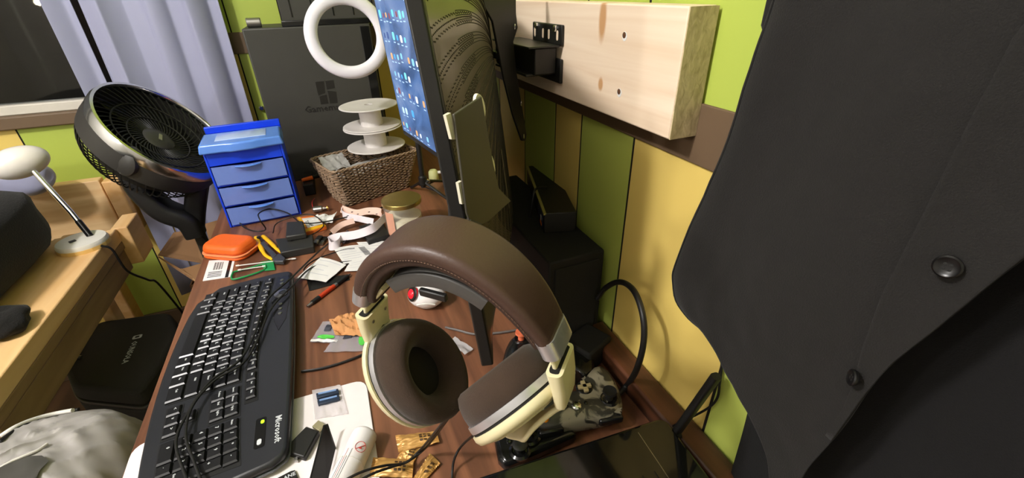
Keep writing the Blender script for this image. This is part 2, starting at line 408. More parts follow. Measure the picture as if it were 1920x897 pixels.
for k in range(16, 46):
    for m_ in (-.027, -.009, .009, .027):
        q0 = 2*math.pi*k/62+m_; P = []
        for i in range(22):
            x, y = on_band(q0*1.0, .045+.010*i)
            if .008 < x < .36 and .006 < y < TVH-.006: P.append(TM @ V((x, y, skin(x, y)+.0001)))
        if len(P) > 2: vg.tube(P, .00045, 4)
    for m_ in (-.020, 0, .020):
        for i in range(44):
            x, y = on_band(2*math.pi*k/62+m_*(1 if i % 2 else .8), .20+.0036*i)
            if .012 < x < .36 and .01 < y < TVH-.01: vh.box((x, y, skin(x, y)), (.0011, .0013, .0008), TM)
vh.build('vent_holes', M_vent, tv)['kind'] = 'stuff'
vg.build('vent_grooves', M_vent, tv)['kind'] = 'stuff'
# fin pair on the shell
fm = MB()
q = V((.2, .15, 0))
for s_ in (-1, 1):
    fm.box((q.x+s_*.006, q.y, TVT+bulge(q.x, q.y)+.001), (.003, .085, .002), TM)
fm.build('rib', M_tvb, tv, bevel=.001)
# bracket bolted to the display back
br = thing('display_bracket', 'black steel bracket on an articulated arm between display and pine board', 'wall mount', T(.29, .66, ZC-.12))
poly = [(900, -60), (965, -60), (966, 25), (969, 52), (961, 78), (966, 130), (986, 252), (984, 264), (977, 264), (960, 214), (944, 150), (934, 100), (922, 40), (905, 10)]
def flange(o, deg):                        # an upright plane through o running deg from the wall direction
    h = math.radians(deg); return basis(o, (math.sin(h), math.cos(h), 0), (0, 0, 1), (math.cos(h), -math.sin(h), 0))
def on_fl(FM, px_, py_):
    n = FM.to_3x3() @ V((0, 0, 1)); d = ray(px_, py_); return FM.inverted() @ (CAM+d*((FM.translation-CAM).dot(n)/d.dot(n)))
BM = flange(V((.268, .63, ZC-.15)), 62)
pl = [on_fl(BM, a, b) for a, b in poly]
MB().prism([(p.x, p.y) for p in pl], -.002, .002, BM).build('display_plate', mat('bracket_black', (26, 25, 23), .38), br, bevel=.001)
for q in ((963, 50), (975, 194), (980, 255)):
    p = on_fl(BM, *q); MB().lathe([(.0016, 0), (.0024, .0006), (.0012, .0012)], 10, BM @ T(p.x, p.y, .002), sx=.7, sy=1.6).build('bolt', M_chrome, br)
MBK = MATS['bracket_black']
def yb(q): return pX(q[0], q[1], .3215)
w0, w1 = yb((1004, 40)), yb((1058, 80))
Ya, Yb_ = min(w0.y, w1.y), max(w0.y, w1.y); Zt, Zm = w0.z, w1.z
lowz = yb((1052, 156)).z
mp_ = MB().span((.3165, Ya, Zm-.004), (.3215, Yb_, Zt)); mp_.build('wall_plate', MBK, br, bevel=.0015)
MB().span((.3165, Ya, lowz), (.3215, Yb_-.01, lowz+.033)).build('wall_plate', MBK, br, bevel=.0015)
MB().span((.268, Ya+.002, Zm-.006), (.3165, Yb_+.05, Zm-.003)).build('shelf_plate', MBK, br, bevel=.001)
MB().span((.282, Ya+.012, lowz+.012), (.3165, Yb_-.005, Zm-.006)).build('arm_block', MBK, br, bevel=.002)
MB().span((.272, Ya+.02, lowz+.01), (.3165, Yb_+.05, lowz+.014)).build('shelf_plate', MBK, br, bevel=.001)
pv = V((.285, Yb_+.03, 0))
MB().lathe([(.016, lowz+.016), (.018, lowz+.02), (.018, Zm-.014), (.016, Zm-.010)], 20, T(pv)).build('pivot_barrel', MBK, br, smooth=40)
MB().span((.262, Yb_+.02, lowz+.024), (.285, Yb_+.06, Zm-.02)).build('link', MBK, br, bevel=.002)
for (fy, fz, nm) in ((.18, .78, 'bolt'), (.82, .78, 'bolt')):
    p = V((.3165, Ya+(Yb_-Ya)*fy, Zm+(Zt-Zm)*fz)); MB().lathe([(.0045, 0), (.0045, .003), (.002, .004)], 6, axes(p, (-1, 0, 0))).build('bolt', M_chrome, br)
MSL = mat('slot_pine', (222, 200, 172), .7)
for fy in (.12, .4, .6, .9):
    p = V((.3164, Ya+(Yb_-Ya)*fy, Zm+(Zt-Zm)*.38)); MB().prism(rrect(.0055, .013, .0026), 0, .0003, axes(p, (-1, 0, 0))).build('slot', MSL, br)

# headphone hanger clamped to the display edge
M_hang = mat('hanger_grey', (74, 72, 70), .45); M_olive = mat('hanger_plate', (76, 72, 62), .5)
hg = thing('headphone_hanger', 'dark headphone hanger plate with white clips on the display edge', 'hanger', T(.085, .36, ZC-.25))
off = .0
GM = flange(TB+td*.006+tn0*(TVT+.004)+V((0, 0, .14)), 55)
P = [on_fl(GM, a, b) for a, b in ((847, 214), (899, 180), (921, 305), (932, 352), (955, 376), (915, 412), (884, 431), (872, 400))]
MB().prism([(p.x, p.y) for p in P], 0, .0025, GM).build('plate', M_olive, hg, bevel=.0008)
P = [on_fl(GM, a, b) for a, b in ((838, 217), (847, 212), (860, 262), (849, 262))]
MW = mat('white_clip', (228, 222, 200), .4)
MB().prism([(p.x, p.y) for p in P], -.004, -.001, GM).build('clip', MW, hg)
P = [on_fl(GM, a, b) for a, b in ((861, 344), (868, 340), (878, 382), (868, 384))]
MB().prism([(p.x, p.y) for p in P], -.004, -.001, GM).build('clip', MW, hg)
for (a, b) in ((903, 200), (921, 310)):
    pp = []
    for k in range(16):
        q = 2*math.pi*k/16; c_ = on_fl(GM, a+8.5*math.cos(q)+.16*24*math.sin(q), b+24*math.sin(q)); pp.append((c_.x, c_.y))
    MB().prism(pp, -.004, -.001, GM).build('clip', MW, hg)
# ======================= HEADPHONES =======================
psi, bet = 0.7978, -0.0985
ha = V((math.cos(psi), -math.sin(psi), 0)); hn0 = V((math.sin(psi), math.cos(psi), 0))
hup = V((0, 0, 1))*math.cos(bet)+hn0*math.sin(bet); hn = hn0*math.cos(bet)-V((0, 0, 1))*math.sin(bet)
HO = V((.0579, .2645, ZC-.222)); HM = basis(HO, ha, hn, hup)
HW, HR, T0 = .083, .0756, math.radians(25)
def arc(t, dr=0.0):                        # t 0..1 from left end to right end
    q = math.pi-T0-(math.pi-2*T0)*t
    return V(((HW+dr)*math.cos(q)/math.cos(T0), 0, (HR)*(math.sin(q)-math.sin(T0))/(1-math.sin(T0))+dr*math.sin(q)))
M_leather = mat('brown_leather', (74, 54, 46), .42, bump=.12, bscale=500)
M_leath2 = mat('brown_leather_inner', (60, 43, 36), .5, bump=.12, bscale=500)
M_cream = mat('cream_plastic', (226, 216, 176), .32)
M_velvet = mat('brown_velour', (56, 41, 30), .95, sheen=.1, bump=.22, bscale=900, var=.25, vscale=60)
M_mesh = mat('ear_mesh', (26, 22, 19), .9, bump=.3, bscale=1400)
M_silver = mat('silver_trim', (205, 205, 210), .32, metal=.75)
hp = thing('headphones', 'cream and brown leather over-ear headphones hanging in the foreground', 'headphones', HM)
def band_prof(w, th):
    out = []
    for (x, y) in rrect(th, w, min(th, w)*.42, 4): out.append((x, y))
    return out
N = 48
pth = [HM @ arc(.028+.944*i/N) for i in range(N+1)]
def upf(t): return HM.to_3x3() @ V((arc(t, .01)-arc(t)))
def prof_o(t):
    k = abs(2*t-1); return band_prof(.046-.016*k**3, .0130)
b = MB().sweep(pth, prof_o, None, upf=upf).build('headband', M_leather, hp, smooth=60)
pin = [HM @ arc(.04+.92*i/N, -.0075) for i in range(N+1)]
MB().sweep(pin, lambda t: band_prof(.040-.015*abs(2*t-1)**3, .010), None, upf=upf).build('headband_pad', M_leath2, hp, smooth=60)
st = MB()
for i in range(70):
    for sd in (-1,):
        t_ = .07+.86*i/70; k = abs(2*t_-1); y = sd*(.046-.016*k**3)/2
        a0, a1 = arc(t_, -.0035), arc(t_+.007, -.0035); a0.y = y*1.005; a1.y = y*1.005
        st.tube([HM @ a0, HM @ a1], .00028, 5)
o = st.build('stitching', mat('tan_thread', (108, 82, 67), .8), b); o['kind'] = 'stuff'
for s in (-1, 1):
    sideM = HM
    t0_, t1_ = (.022, .052) if s < 0 else (.948, .978)
    cp = [HM @ arc(t0_-.012+(t1_-t0_+.024)*i/6) for i in range(7)]
    MB().sweep(cp, lambda t: band_prof(.033, .0155), None, upf=lambda t, a=t0_: upf(a+.02)).build('end_cap', M_silver, hp, smooth=50)
    e = arc(0.0 if s < 0 else 1.0)
    # slider tongue, block, outer strap
    MB().sweep(spline([HM @ arc(.13 if s < 0 else .87, -.0145), HM @ arc(.07 if s < 0 else .93, -.0115), HM @ V((e.x-s*.0020, 0, -.004)), HM @ V((e.x+s*.002, 0, -.030))], 5), rrect(.0035, .021, .0015, 3), HM.to_3x3() @ V((1, 0, 0))).build('slider', M_cream, hp, smooth=40)
    blk = [(-.0075, -.0165), (.0065, -.0165), (.0065, .0165), (-.0075, .0165)]
    bp_ = [HM @ V((e.x+s*.001, 0, -.012)), HM @ V((e.x+s*.004, 0, -.033)), HM @ V((e.x+s*.005, 0, -.050))]
    yk = MB().sweep(bp_, lambda t: rrect(.0125-.003*t, .034-.004*t, .0045, 4), HM.to_3x3() @ V((1, 0, 0))).build('yoke_block', M_cream, hp, smooth=40)
    # the opening on top of the block, its screw and its oval window
    MB().sweep([HM @ V((e.x+s*.001, 0, -.0115)), HM @ V((e.x+s*.001, 0, -.0125))], rrect(.0085, .028, .003, 3), HM.to_3x3() @ V((1, 0, 0))).build('slot', M_black_matte, yk)
    for (yy, zz) in ((-.008, -.022), (.009, -.022)):
        MB().lathe([(.0012, 0), (.0017, .0004), (.0008, .0008)], 10, HM @ axes((e.x+s*.001-s*.0047, yy, zz), (-s, 0, 0))).build('screw', M_steel, yk)
    MB().prism(rrect(.012, .0062, .003), 0, .0006, HM @ axes((e.x+s*.004-s*.0046, .0, -.042), (-s, 0, .0)) @ RZ(.3)).build('oval_window', M_black_matte, yk)
    # cup
    tau, sig = (.5 if s < 0 else .62), .12
    ctr = V((s*(.052 if s < 0 else .040), 0, -.085 if s < 0 else -.074))
    nz = V((-s*math.cos(tau)*math.cos(sig), .06 if s < 0 else .36, math.sin(tau)))
    CM = HM @ axes(ctr, nz)                # local z toward the head, y up
    sx, sy = .0405, .0535
    A = 44
    pad_p = [(.46, -.002), (.52, .009), (.68, .0165), (.78, .0185), (.88, .0165), (.96, .010), (1.0, .001), (1.0, -.006), (.95, -.009), (.5, -.009)]
    pad = MB().lathe(pad_p, A, CM @ T(0, 0, .006), sx, sy, close=True).build('ear_pad', M_velvet, hp, smooth=60)
    MB().lathe([(.01, .0), (.50, .0), (.50, -.003), (.01, -.003)], A, CM @ T(0, 0, .003), sx, sy).build('ear_mesh', M_mesh, pad, smooth=30)
    MB().lathe([(.97, -.0055), (1.03, -.0055), (1.035, -.0030), (1.03, .0005), (.97, .0005)], A, CM @ T(0, 0, -.002), sx, sy, close=True).build('trim_ring', M_silver, hp, smooth=40)
    MB().lathe([(.96, -.0090), (1.015, -.0090), (1.015, -.0055), (.96, -.0055)], A, CM @ T(0, 0, -.002), sx, sy, close=True).build('gap_ring', M_black_matte, hp, smooth=40)
    sh = MB().lathe([(.9, -.008), (1.055, -.009), (1.06, -.0125), (1.02, -.0165), (.90, -.0185), (.6, -.0195), (.2, -.020), (.01, -.020)], A, CM @ T(0, 0, -.001), sx, sy).build('cup_shell', M_cream, hp, smooth=50)
    MB().lathe([(.2, .0), (.78, .002), (.80, .0), (.78, -.002), (.2, -.002)], A, CM @ T(0, 0, -.0195), sx, sy).build('outer_grille', mat('cup_grille', (196, 186, 148), .5, bump=.4, bscale=900), sh, smooth=40)
    # strap from block round the outside to the bottom rim
    Ci = HM.inverted() @ CM
    pb = [V((e.x+s*.0055, 0, -.046)), V((e.x+s*.0045, 0, -.058)), Ci @ V((0, .004, -.0300)), Ci @ V((0, -.022, -.0270)), Ci @ V((0, -.042, -.0225)), Ci @ V((0, -.0530, -.0160)), Ci @ V((0, -.0565, -.0105))]
    MB().sweep([HM @ p for p in spline(pb, 6)], lambda t: rrect(.0045, .028-.006*t, .002, 3), HM.to_3x3() @ V((s, 0, 0.2))).build('yoke_strap', M_cream, hp, smooth=45)
    gr = Ci @ V((0, -.0545, -.008))
    cbl = [HM @ gr, HM @ (gr+V((0, 0, -.012)))]
    MB().tube(cbl, [.0032, .0022], 8).build('cable_boot', M_cable, hp, smooth=50)
    if s < 0:
        g0 = cbl[1]
        MB().tube(spline([g0, pz(790, 842, .03), pz(760, 868, .018), pz(720, 874, .028), pz(680, 885, .037), pz(640, 905, .037), pz(580, 940, .010)], 8), .0016, 7).build('cable', M_cable, hp, smooth=60)
        MB().tube(spline([g0+V((.002, 0, 0)), pz(800, 838, .032), pz(765, 866, .020), pz(735, 876, .026), pz(690, 893, .038), pz(640, 925, .036)], 8), .0016, 7).build('cable', M_cable, hp, smooth=60)
    else:
        g0 = cbl[1]
        MB().tube(spline([g0, pz(872, 830, .05), pz(853, 858, .02), pz(848, 890, .004), pz(850, 930, .003)], 8), .0016, 7).build('cable', M_cable, hp, smooth=60)
# hanger saddle under the headband (part of the hanger)
sp_ = [HM @ V((x, .004, HR-.024-9.0*x*x)) for x in [(-.040+.072*i/14) for i in range(15)]]
sd = MB().sweep(sp_, rrect(.0065, .030, .002, 3), hup).build('saddle', M_hang, hg, smooth=45)
sp2 = [HM @ V((x, -.0125, HR-.0275-9.0*x*x)) for x in [(-.043+.078*i/14) for i in range(15)]]
MB().sweep(sp2, rrect(.012, .003, .001, 2), hup).build('saddle_lip', M_hang, hg, smooth=45)
p0 = HM @ V((.0, .022, HR-.022)); p1 = TM @ V((.012, .19, .022))
MB().tube([p0, (p0+p1)/2+V((0, 0, -.004)), p1], .009, 4).build('arm', M_hang, hg, bevel=.001)
MB().box((0, 0, 0), (.034, .010, .016), HM @ T(-.048, .014, HR-.046)).build('end_stop', M_hang, hg, bevel=.001)
MB().box((0, 0, 0), (.022, .004, .006), HM @ T(-.006, -.013, HR-.041)).build('latch', M_black, hg, bevel=.001)
# ======================= DESK, BACK ROW =======================
def slab(name, pts, h0, h1, m, parent=None, bevel=0.0, inset=0.0, smooth=None, at=None):   # flat piece with its own thickness, outline taken on the desk plane h
    h = h1 if at is None else at
    P = [pz(x, y, h) for x, y in pts]
    return MB().prism([(p.x, p.y) for p in P], DZ+h0, DZ+h1, None, inset).build(name, m, parent, bevel=bevel, smooth=smooth)
def flatM(px_, py_, h, dx, dy):                # frame lying on plane h, x axis toward pixel (dx,dy)
    o = pz(px_, py_, h); x = (pz(dx, dy, h)-o).normalized(); return basis(o, x, V((0, 0, 1)).cross(x), (0, 0, 1))
# far monitor with a lit screen
fc = pz(757, 252, .24); fn = pz(811, 290, .24); md = (fc-fn); md.z = 0; md.normalize()
tp = pY(700, 0, fc.y); mu = (tp-fc).normalized(); mx_ = md; mn = mx_.cross(mu).normalized(); mu = mn.cross(mx_).normalized()
MW_, MH_ = .31, .40
MM = basis(fc-md*MW_, md, mu, mn)          # x toward the back wall, y up, z is the screen side (to the left)
if mn.x > 0: MM = basis(fc-md*MW_, md, mu, -mn)
zs = 1 if (MM.to_3x3() @ V((0, 0, 1))).x < 0 else -1
mo = thing('desk_monitor', 'slim black monitor with a lit blue desktop full of icons', 'monitor', T(.19, .85, DZ))
MB().prism([(0, 0), (MW_, 0), (MW_, MH_), (0, MH_)], -.022*zs, 0, MM).build('frame', M_tvf, mo, bevel=.002)
ms = bpy.data.materials.new('desktop_screen'); ms.use_nodes = True; MATS['desktop_screen'] = ms
nt = ms.node_tree; b = nt.nodes['Principled BSDF']; b.inputs['Roughness'].default_value = .25; b.inputs['Base Color'].default_value = (.01, .01, .012, 1)
tc = nt.nodes.new('ShaderNodeTexCoord'); n = nt.nodes.new('ShaderNodeTexNoise'); n.inputs['Scale'].default_value = 9; n.inputs['Detail'].default_value = 5; n.inputs['Distortion'].default_value = 1.2
nt.links.new(tc.outputs['Object'], n.inputs['Vector'])
r = nt.nodes.new('ShaderNodeValToRGB'); cr = r.color_ramp
cr.elements[0].color = rgb((60, 92, 140)); cr.elements[0].position = .36; cr.elements[1].color = rgb((150, 176, 218)); cr.elements[1].position = .72
e2 = cr.elements.new(.52); e2.color = rgb((92, 130, 190))
nt.links.new(n.outputs['Fac'], r.inputs[0]); nt.links.new(r.outputs[0], b.inputs['Emission Color']); b.inputs['Emission Strength'].default_value = .55
scr = MB().prism([(.008, .012), (MW_-.006, .012), (MW_-.006, MH_-.008), (.008, MH_-.008)], -.0002*zs, .0005*zs, MM).build('screen', ms, mo)
icols = [(100, 190, 225), (170, 200, 226), (205, 215, 228), (70, 150, 215), (120, 70, 84), (120, 180, 220), (150, 180, 215), (110, 190, 200), (190, 150, 110), (60, 80, 130)]
mi = [mat('icon_%d' % i, c, .5, emit=.45) for i, c in enumerate(icols)]
for i in range(9):
    for j in range(10):
        if i >= 6 and random.random() < .35: continue
        if random.random() < .12: continue
        x = MW_-.020-.020*i-random.uniform(0, .005); y = .026+.037*j+random.uniform(-.003, .003); ks = random.uniform(.6, 1.15)
        MB().prism(rrect(.0115*ks, .013*ks, .0035*ks, 2), .0005*zs, .0008*zs, MM @ T(x, y+.003, 0)).build('icon', random.choice(mi), scr)
        MB().prism(rrect(.0120, .0022, .001, 1), .0005*zs, .0007*zs, MM @ T(x, y-.008, 0)).build('icon_caption', mi[6], scr)
c0 = MM @ V((.10, .02, -.03*zs))
MB().tube([c0+V((0, 0, .06)), V((c0.x-.015, c0.y, DZ+.01))], .012, 10).build('stand_neck', M_tvf, mo, smooth=40)
MB().lathe([(.045, 0), (.045, .006), (.02, .012)], 28, T(c0.x-.02, c0.y, DZ)).build('stand_base', M_tvf, mo, smooth=40)

# ring light on a small tripod
rl = thing('ring_light', 'white unlit ring light on a thin black tripod beside the monitor', 'ring light', pz(797, 372))
rc = pY(652, 68, 1.19); nrm = (CAM-rc).normalized()
RM = axes(rc, nrm+V((.10, 0, .0)))
def ringp(a, sc): return [((.0875+.0125*math.cos(q)*1.0), .011*math.sin(q)) for q in [2*math.pi*k/12 for k in range(12)]]
rp = [(.0790+.0145*math.cos(2*math.pi*k/14), .010*math.sin(2*math.pi*k/14)) for k in range(14)]
MB().lathe(rp, 64, RM, close=True).build('ring', mat('ring_diffuser', (236, 232, 240), .28), rl, smooth=60)
ft = pz(797, 372); hub = ft+V((0, 0, .055))
MB().tube([hub+V((0, 0, -.02)), hub+V((0, 0, .33))], .0075, 10).build('pole', M_black, rl, smooth=40)
MB().lathe([(.009, -.012), (.012, -.01), (.012, .012), (.008, .016)], 14, T(hub)).build('collar', M_black, rl, smooth=40)
MB().tube(spline([hub+V((0, 0, .33)), hub+V((.0, .02, .39)), RM @ V((.09, -.02, -.02)), RM @ V((.082, 0, -.008))], 6), .005, 8).build('gooseneck', M_black, rl, smooth=60)
for (a, b) in ((852, 383), (772, 352), (838, 340)):
    e = pz(a, b, .004); m_ = hub.lerp(e, .5)
    MB().tube([hub, e], .0042, 8).build('leg', M_black, rl, smooth=40)
    MB().tube([hub+V((0, 0, -.018)), m_], .0022, 6).build('strut', M_black, rl)
    MB().ball(e+V((0, 0, .001)), .005, 6).build('foot', M_black, rl, smooth=60)
MB().lathe([(.004, 0), (.006, .004), (.003, .01)], 8, axes(hub+V((0, 0, .0)), (1, -.6, 0)) @ T(0, 0, .01)).build('knob', M_chrome, rl, smooth=40)

# tall black case with a four pane emblem, second box on top
M_case = mat('case_black', (58, 57, 53), .5, bump=.05, bscale=600); M_casel = mat('case_emblem', (30, 29, 26), .35)
XA, XB = -.172, .166
bx1 = thing('computer_case', 'large black computer case with a four-pane emblem behind the basket', 'computer case', (0, 1.6, DZ))
MB().span((XA, 1.5, DZ), (XB, 1.69, ZC-.083)).build('body', M_case, bx1, bevel=.004)
MB().span((XB-.03, 1.497, DZ+.01), (XB-.004, 1.5, ZC-.09)).build('edge_strip', M_black_gloss, bx1, bevel=.001)
for quad in (((591, 154), (607, 152), (610, 174), (597, 179)), ((610, 152), (625, 150), (628, 165), (613, 168)), ((599, 181), (612, 177), (616, 194), (602, 196)), ((614, 170), (630, 172), (633, 193), (619, 194))):
    P = [pY(a, b, 1.5) for a, b in quad]
    MB().hexa([p for p in P]+[p+V((0, -.0008, 0)) for p in P]).build('emblem_pane', M_casel, bx1)
p = pY(609, 203, 1.5)
text('lettering', 'Gamemax', .028, M_casel, basis(p+V((0, -.0006, 0)), (1, 0, 0), (0, 0, 1), (0, -1, 0)), bx1)
bx2 = thing('black_box', 'black box stacked on top of the large computer case', 'box', (.08, 1.6, ZC-.083))
MB().span((-.067, 1.505, ZC-.083), (.26, 1.68, ZC+.10)).build('body', M_case, bx2, bevel=.003)
MB().span((-.070, 1.500, ZC-.083), (.263, 1.684, ZC-.068)).build('lower_rim', M_black_gloss, bx2, bevel=.002)
for i in range(5): MB().span((-.04+.055*i, 1.5035, ZC-.06), (-.037+.055*i, 1.506, ZC+.09)).build('groove_strip', M_black_gloss, bx2)
p = pY(478, 50, 1.53)
t = thing('metal_spool', 'small silver tin lying on top of the black computer case', 'tin', p)
MB().lathe([(.011, -.018), (.0125, -.0165), (.0125, .0165), (.011, .018)], 20, T(p.x, p.y, ZC-.083+.0125) @ RY(math.pi/2)).build('can', M_steel, t, smooth=40)
MB().lathe([(.0085, .0181), (.0085, .0187), (.006, .0187)], 16, T(p.x, p.y, ZC-.083+.0125) @ RY(math.pi/2)).build('rim', M_chrome, t, smooth=40)
p = pY(491, 202, YW-.001)
tag(MB().lathe([(.003, 0), (.003, .006), (.008, .008), (.009, .012), (.006, .015)], 16, axes(p, (0, -1, 0))).build('wall_hook', M_chrome, smooth=40), 'small chrome knob screwed into the green wall left of the case', 'knob')

# blue drawer unit
M_blue = mat('blue_plastic', (24, 68, 222), .35); M_blue_l = mat('blue_clear_lid', (92, 140, 226), .25, coat=.3); M_blue_f = mat('blue_frost_front', (112, 138, 212), .3, alpha=.9, coat=.3)
dl, dr = pz(432, 428), pz(566, 402); dx = (dr-dl); DW = dx.length; dx.normalize(); dy = V((0, 0, 1)).cross(dx)
DM = basis(dl, dx, dy, (0, 0, 1)); DD, DH = .145, .200
du = thing('drawer_unit', 'small bright blue plastic three-drawer unit with translucent fronts', 'drawer unit', DM)
bm_ = MB()
for (a, b_) in (((0, 0, 0), (.005, DD, DH)), ((DW-.005, 0, 0), (DW, DD, DH)), ((0, DD-.005, 0), (DW, DD, DH)), ((.005, .002, 0), (DW-.005, DD, .006)), ((.005, .002, .056), (DW-.005, DD, .061)), ((.005, .002, .111), (DW-.005, DD, .116)), ((.005, 0, .166), (DW-.005, DD, DH))):
    bm_.span(a, b_, DM)
bm_.build('body', M_blue, du, bevel=.0015)
for k in range(3):
    z0_ = .008+.055*k
    fr = MB().grid(lambda u, v: (.007+(DW-.014)*u, -.004-.004*math.sin(math.pi*u)-(.006*max(0, math.cos((u-.5)*math.pi*2.2)) if .25 < u < .75 and v > .75 else 0), z0_+.046*v), 24, 6, DM, th=DM.to_3x3() @ V((0, .003, 0))).build('drawer', M_blue_f, du, smooth=40)
    hp_ = [DM @ V((.06+(DW-.12)*i/10, -.007-.010*math.sin(math.pi*i/10), z0_+.043)) for i in range(11)]
    MB().sweep(hp_, rrect(.003, .010, .001, 2), (0, 0, 1)).build('scoop_handle', M_blue_l, fr, smooth=50)
    MB().span((.012, .004, z0_), (DW-.012, DD-.01, z0_+.004), DM).build('tray_floor', M_blue_l, fr)
mcol = [mat('parts_white', (220, 220, 225), .6), mat('parts_dark', (50, 50, 70), .6), mat('parts_red', (170, 70, 60), .6)]
lidp = [(-.006, -.012), (DW*.28, -.016), (DW*.36, -.022), (DW*.64, -.022), (DW*.72, -.016), (DW+.006, -.012), (DW+.006, DD*.70), (-.006, DD*.70)]
ld_ = MB().prism(lidp, DH+.000, DH+.022, DM, .05).build('lid', M_blue_l, du, bevel=.004, seg=3)
MB().prism([(.03, .012), (DW-.03, .012), (DW-.03, DD*.55), (.03, DD*.55)], DH+.0222, DH+.0236, DM, .04).build('lid_panel', mat('blue_clear_panel', (176, 198, 240), .2, coat=.4), ld_, bevel=.0006)
MB().span((-.003, DD*.70, DH), (DW+.003, DD+.002, DH+.012), DM).span((-.003, DD*.94, DH+.012), (DW+.003, DD+.002, DH+.030), DM).build('back_tray', M_blue, du, bevel=.002)

# wicker basket
M_wick = mat('wicker', (150, 126, 102), .55, var=.5, vscale=90, bump=.3, bscale=300); M_wickd = mat('wicker_dark', (60, 46, 34), .8, var=.3, vscale=80)
c1, c2 = pz(622, 325, .118), pz(778, 283, .118); bx_ = (c2-c1); bx_.z = 0; BL = bx_.length+.012; bx_.normalize(); by_ = V((0, 0, 1)).cross(bx_)
BM2 = basis(V((c1.x, c1.y, DZ)), bx_, by_, (0, 0, 1)); BD, BH = .155, .118
bk = thing('wicker_basket', 'rectangular brown wicker basket holding white spools and plastic packets', 'basket', BM2)
def rectpath(z, off=0.0, n=12):
    k = .030*(1-z/BH)-off; x0, x1, y0, y1 = k, BL-k, k, BD-k; out = []
    cr_ = .010
    per = [(x0+cr_, y0), (x1-cr_, y0), (x1, y0+cr_), (x1, y1-cr_), (x1-cr_, y1), (x0+cr_, y1), (x0, y1-cr_), (x0, y0+cr_)]
    for i in range(8):
        a, b_ = V((*per[i], z)), V((*per[(i+1) % 8], z)); L = (b_-a).length; m = max(2, int(L/.0036))
        for q in range(m): out.append((a.lerp(b_, q/m), V(((b_-a).y, -(b_-a).x, 0)).normalized()))
    return out
nrow = 26
for rw in range(nrow):
    z = .004+(BH-.008)*rw/(nrow-1); acc = 0; P = []
    rp_ = rectpath(z); 
    for i, (p, nn_) in enumerate(rp_):
        d = .0026*math.sin(2*math.pi*i/6.0+math.pi*(rw % 2)); P.append(BM2 @ (p+nn_*d+V((0, 0, .0007*math.sin(i*.9+rw)))))
    MB().tube(P, .0020, 5, closed=True).build('weave_strand', M_wick, bk, smooth=60)
stk = MB(); rb_, rt_ = rectpath(.002), None
for i in range(0, len(rb_), 4):
    p, nn_ = rb_[i]; c_ = V((BL/2, BD/2, 0)); f_ = (p-c_)
    k = .030; sxx = (BL/2)/(BL/2-k); syy = (BD/2)/(BD/2-k); top = c_+V((f_.x*sxx, f_.y*syy, 0)); top.z = BH
    stk.tube([BM2 @ p, BM2 @ top], .0016, 5)
stk.build('stakes', M_wickd, bk, smooth=60)['kind'] = 'stuff'
rm = [BM2 @ (p+nn_*.0014*math.cos(i*.8)+V((0, 0, .0016*math.sin(i*.8)))) for i, (p, nn_) in enumerate(rectpath(BH))]
MB().tube(rm, .0024, 6, closed=True).build('rim', M_wick, bk, smooth=60)
rm = [BM2 @ (p-nn_*.0014*math.cos(i*.8)-V((0, 0, .0016*math.sin(i*.8)))) for i, (p, nn_) in enumerate(rectpath(BH))]
MB().tube(rm, .0023, 6, closed=True).build('rim', M_wick, bk, smooth=60)
MB().span((.03, .03, .001), (BL-.03, BD-.03, .006), BM2).build('bottom', M_wickd, bk)
# contents of the basket
M_film = mat('crinkled_film', (186, 184, 180), .2, alpha=.75, coat=.5)
def crumple(name, Mx, w_, d_, h_, m, amp=.006, seed=0, label=None, cat=None, nu=18, nv=12, th=.0008, freq=70):
    def f(u, v):
        x, y = (u-.5)*w_, (v-.5)*d_; q = noise.noise(V((x*freq, y*freq, seed*3.1))); q2 = noise.noise(V((x*freq*2.3, y*freq*2.3, seed+9)))
        return (x+amp*.4*q2, y+amp*.4*q, h_+amp*q+amp*.5*q2)
    o = MB().grid(f, nu, nv, Mx, th=Mx.to_3x3() @ V((0, 0, -th))).build(name, m, smooth=35)
    if label: tag(o, label, cat)
    return o
crumple('plastic_packet', BM2 @ T(.055, .115, .106) @ RX(.55), .07, .055, 0, M_film, .006, 1, 'crinkled silver film packet at the back rim of the wicker basket', 'packet')
crumple('plastic_packet', BM2 @ T(.03, .055, .080) @ RY(-.5), .04, .07, 0, mat('grey_packet', (150, 150, 152), .3, alpha=.9), .004, 2, 'grey plastic packet in the left corner of the wicker basket', 'packet')
crumple('plastic_packet', BM2 @ T(.13, .05, .094) @ RX(.25), .13, .05, 0, M_film, .004, 3, 'long clear packet along the front of the wicker basket', 'packet')
M_spool = mat('spool_white', (226, 221, 217), .4)
def spool(Mx, R, hgt, label, nm='empty_spool'):
    t = thing(nm, label, 'spool', Mx, 'empty white filament spools')
    for (z, n_) in ((0, 'flange'), (hgt, 'flange')):
        MB().lathe([(.011, z-.0018), (R-.003, z-.0018), (R, z-.001), (R, z+.001), (R-.003, z+.0020), (R*.93, z+.0014), (R*.45, z+.0014), (.011, z+.0020)], 56, Mx, close=True).build(n_, M_spool, t, smooth=40)
    MB().lathe([(R*.38, .001), (R*.38, hgt-.001), (.012, hgt-.001), (.012, .001)], 36, Mx, close=True).build('hub', M_spool, t, smooth=40)
    return t
s0 = pz(706, 272, .132)
lean = RY(-.02) @ RX(.0)
spool(T(s0) @ lean, .083, .056, 'lower white empty spool sitting in the wicker basket')
spool(T(s0+V((-.002, .0, .0605))) @ lean, .081, .056, 'upper white empty spool stacked on the other spool')
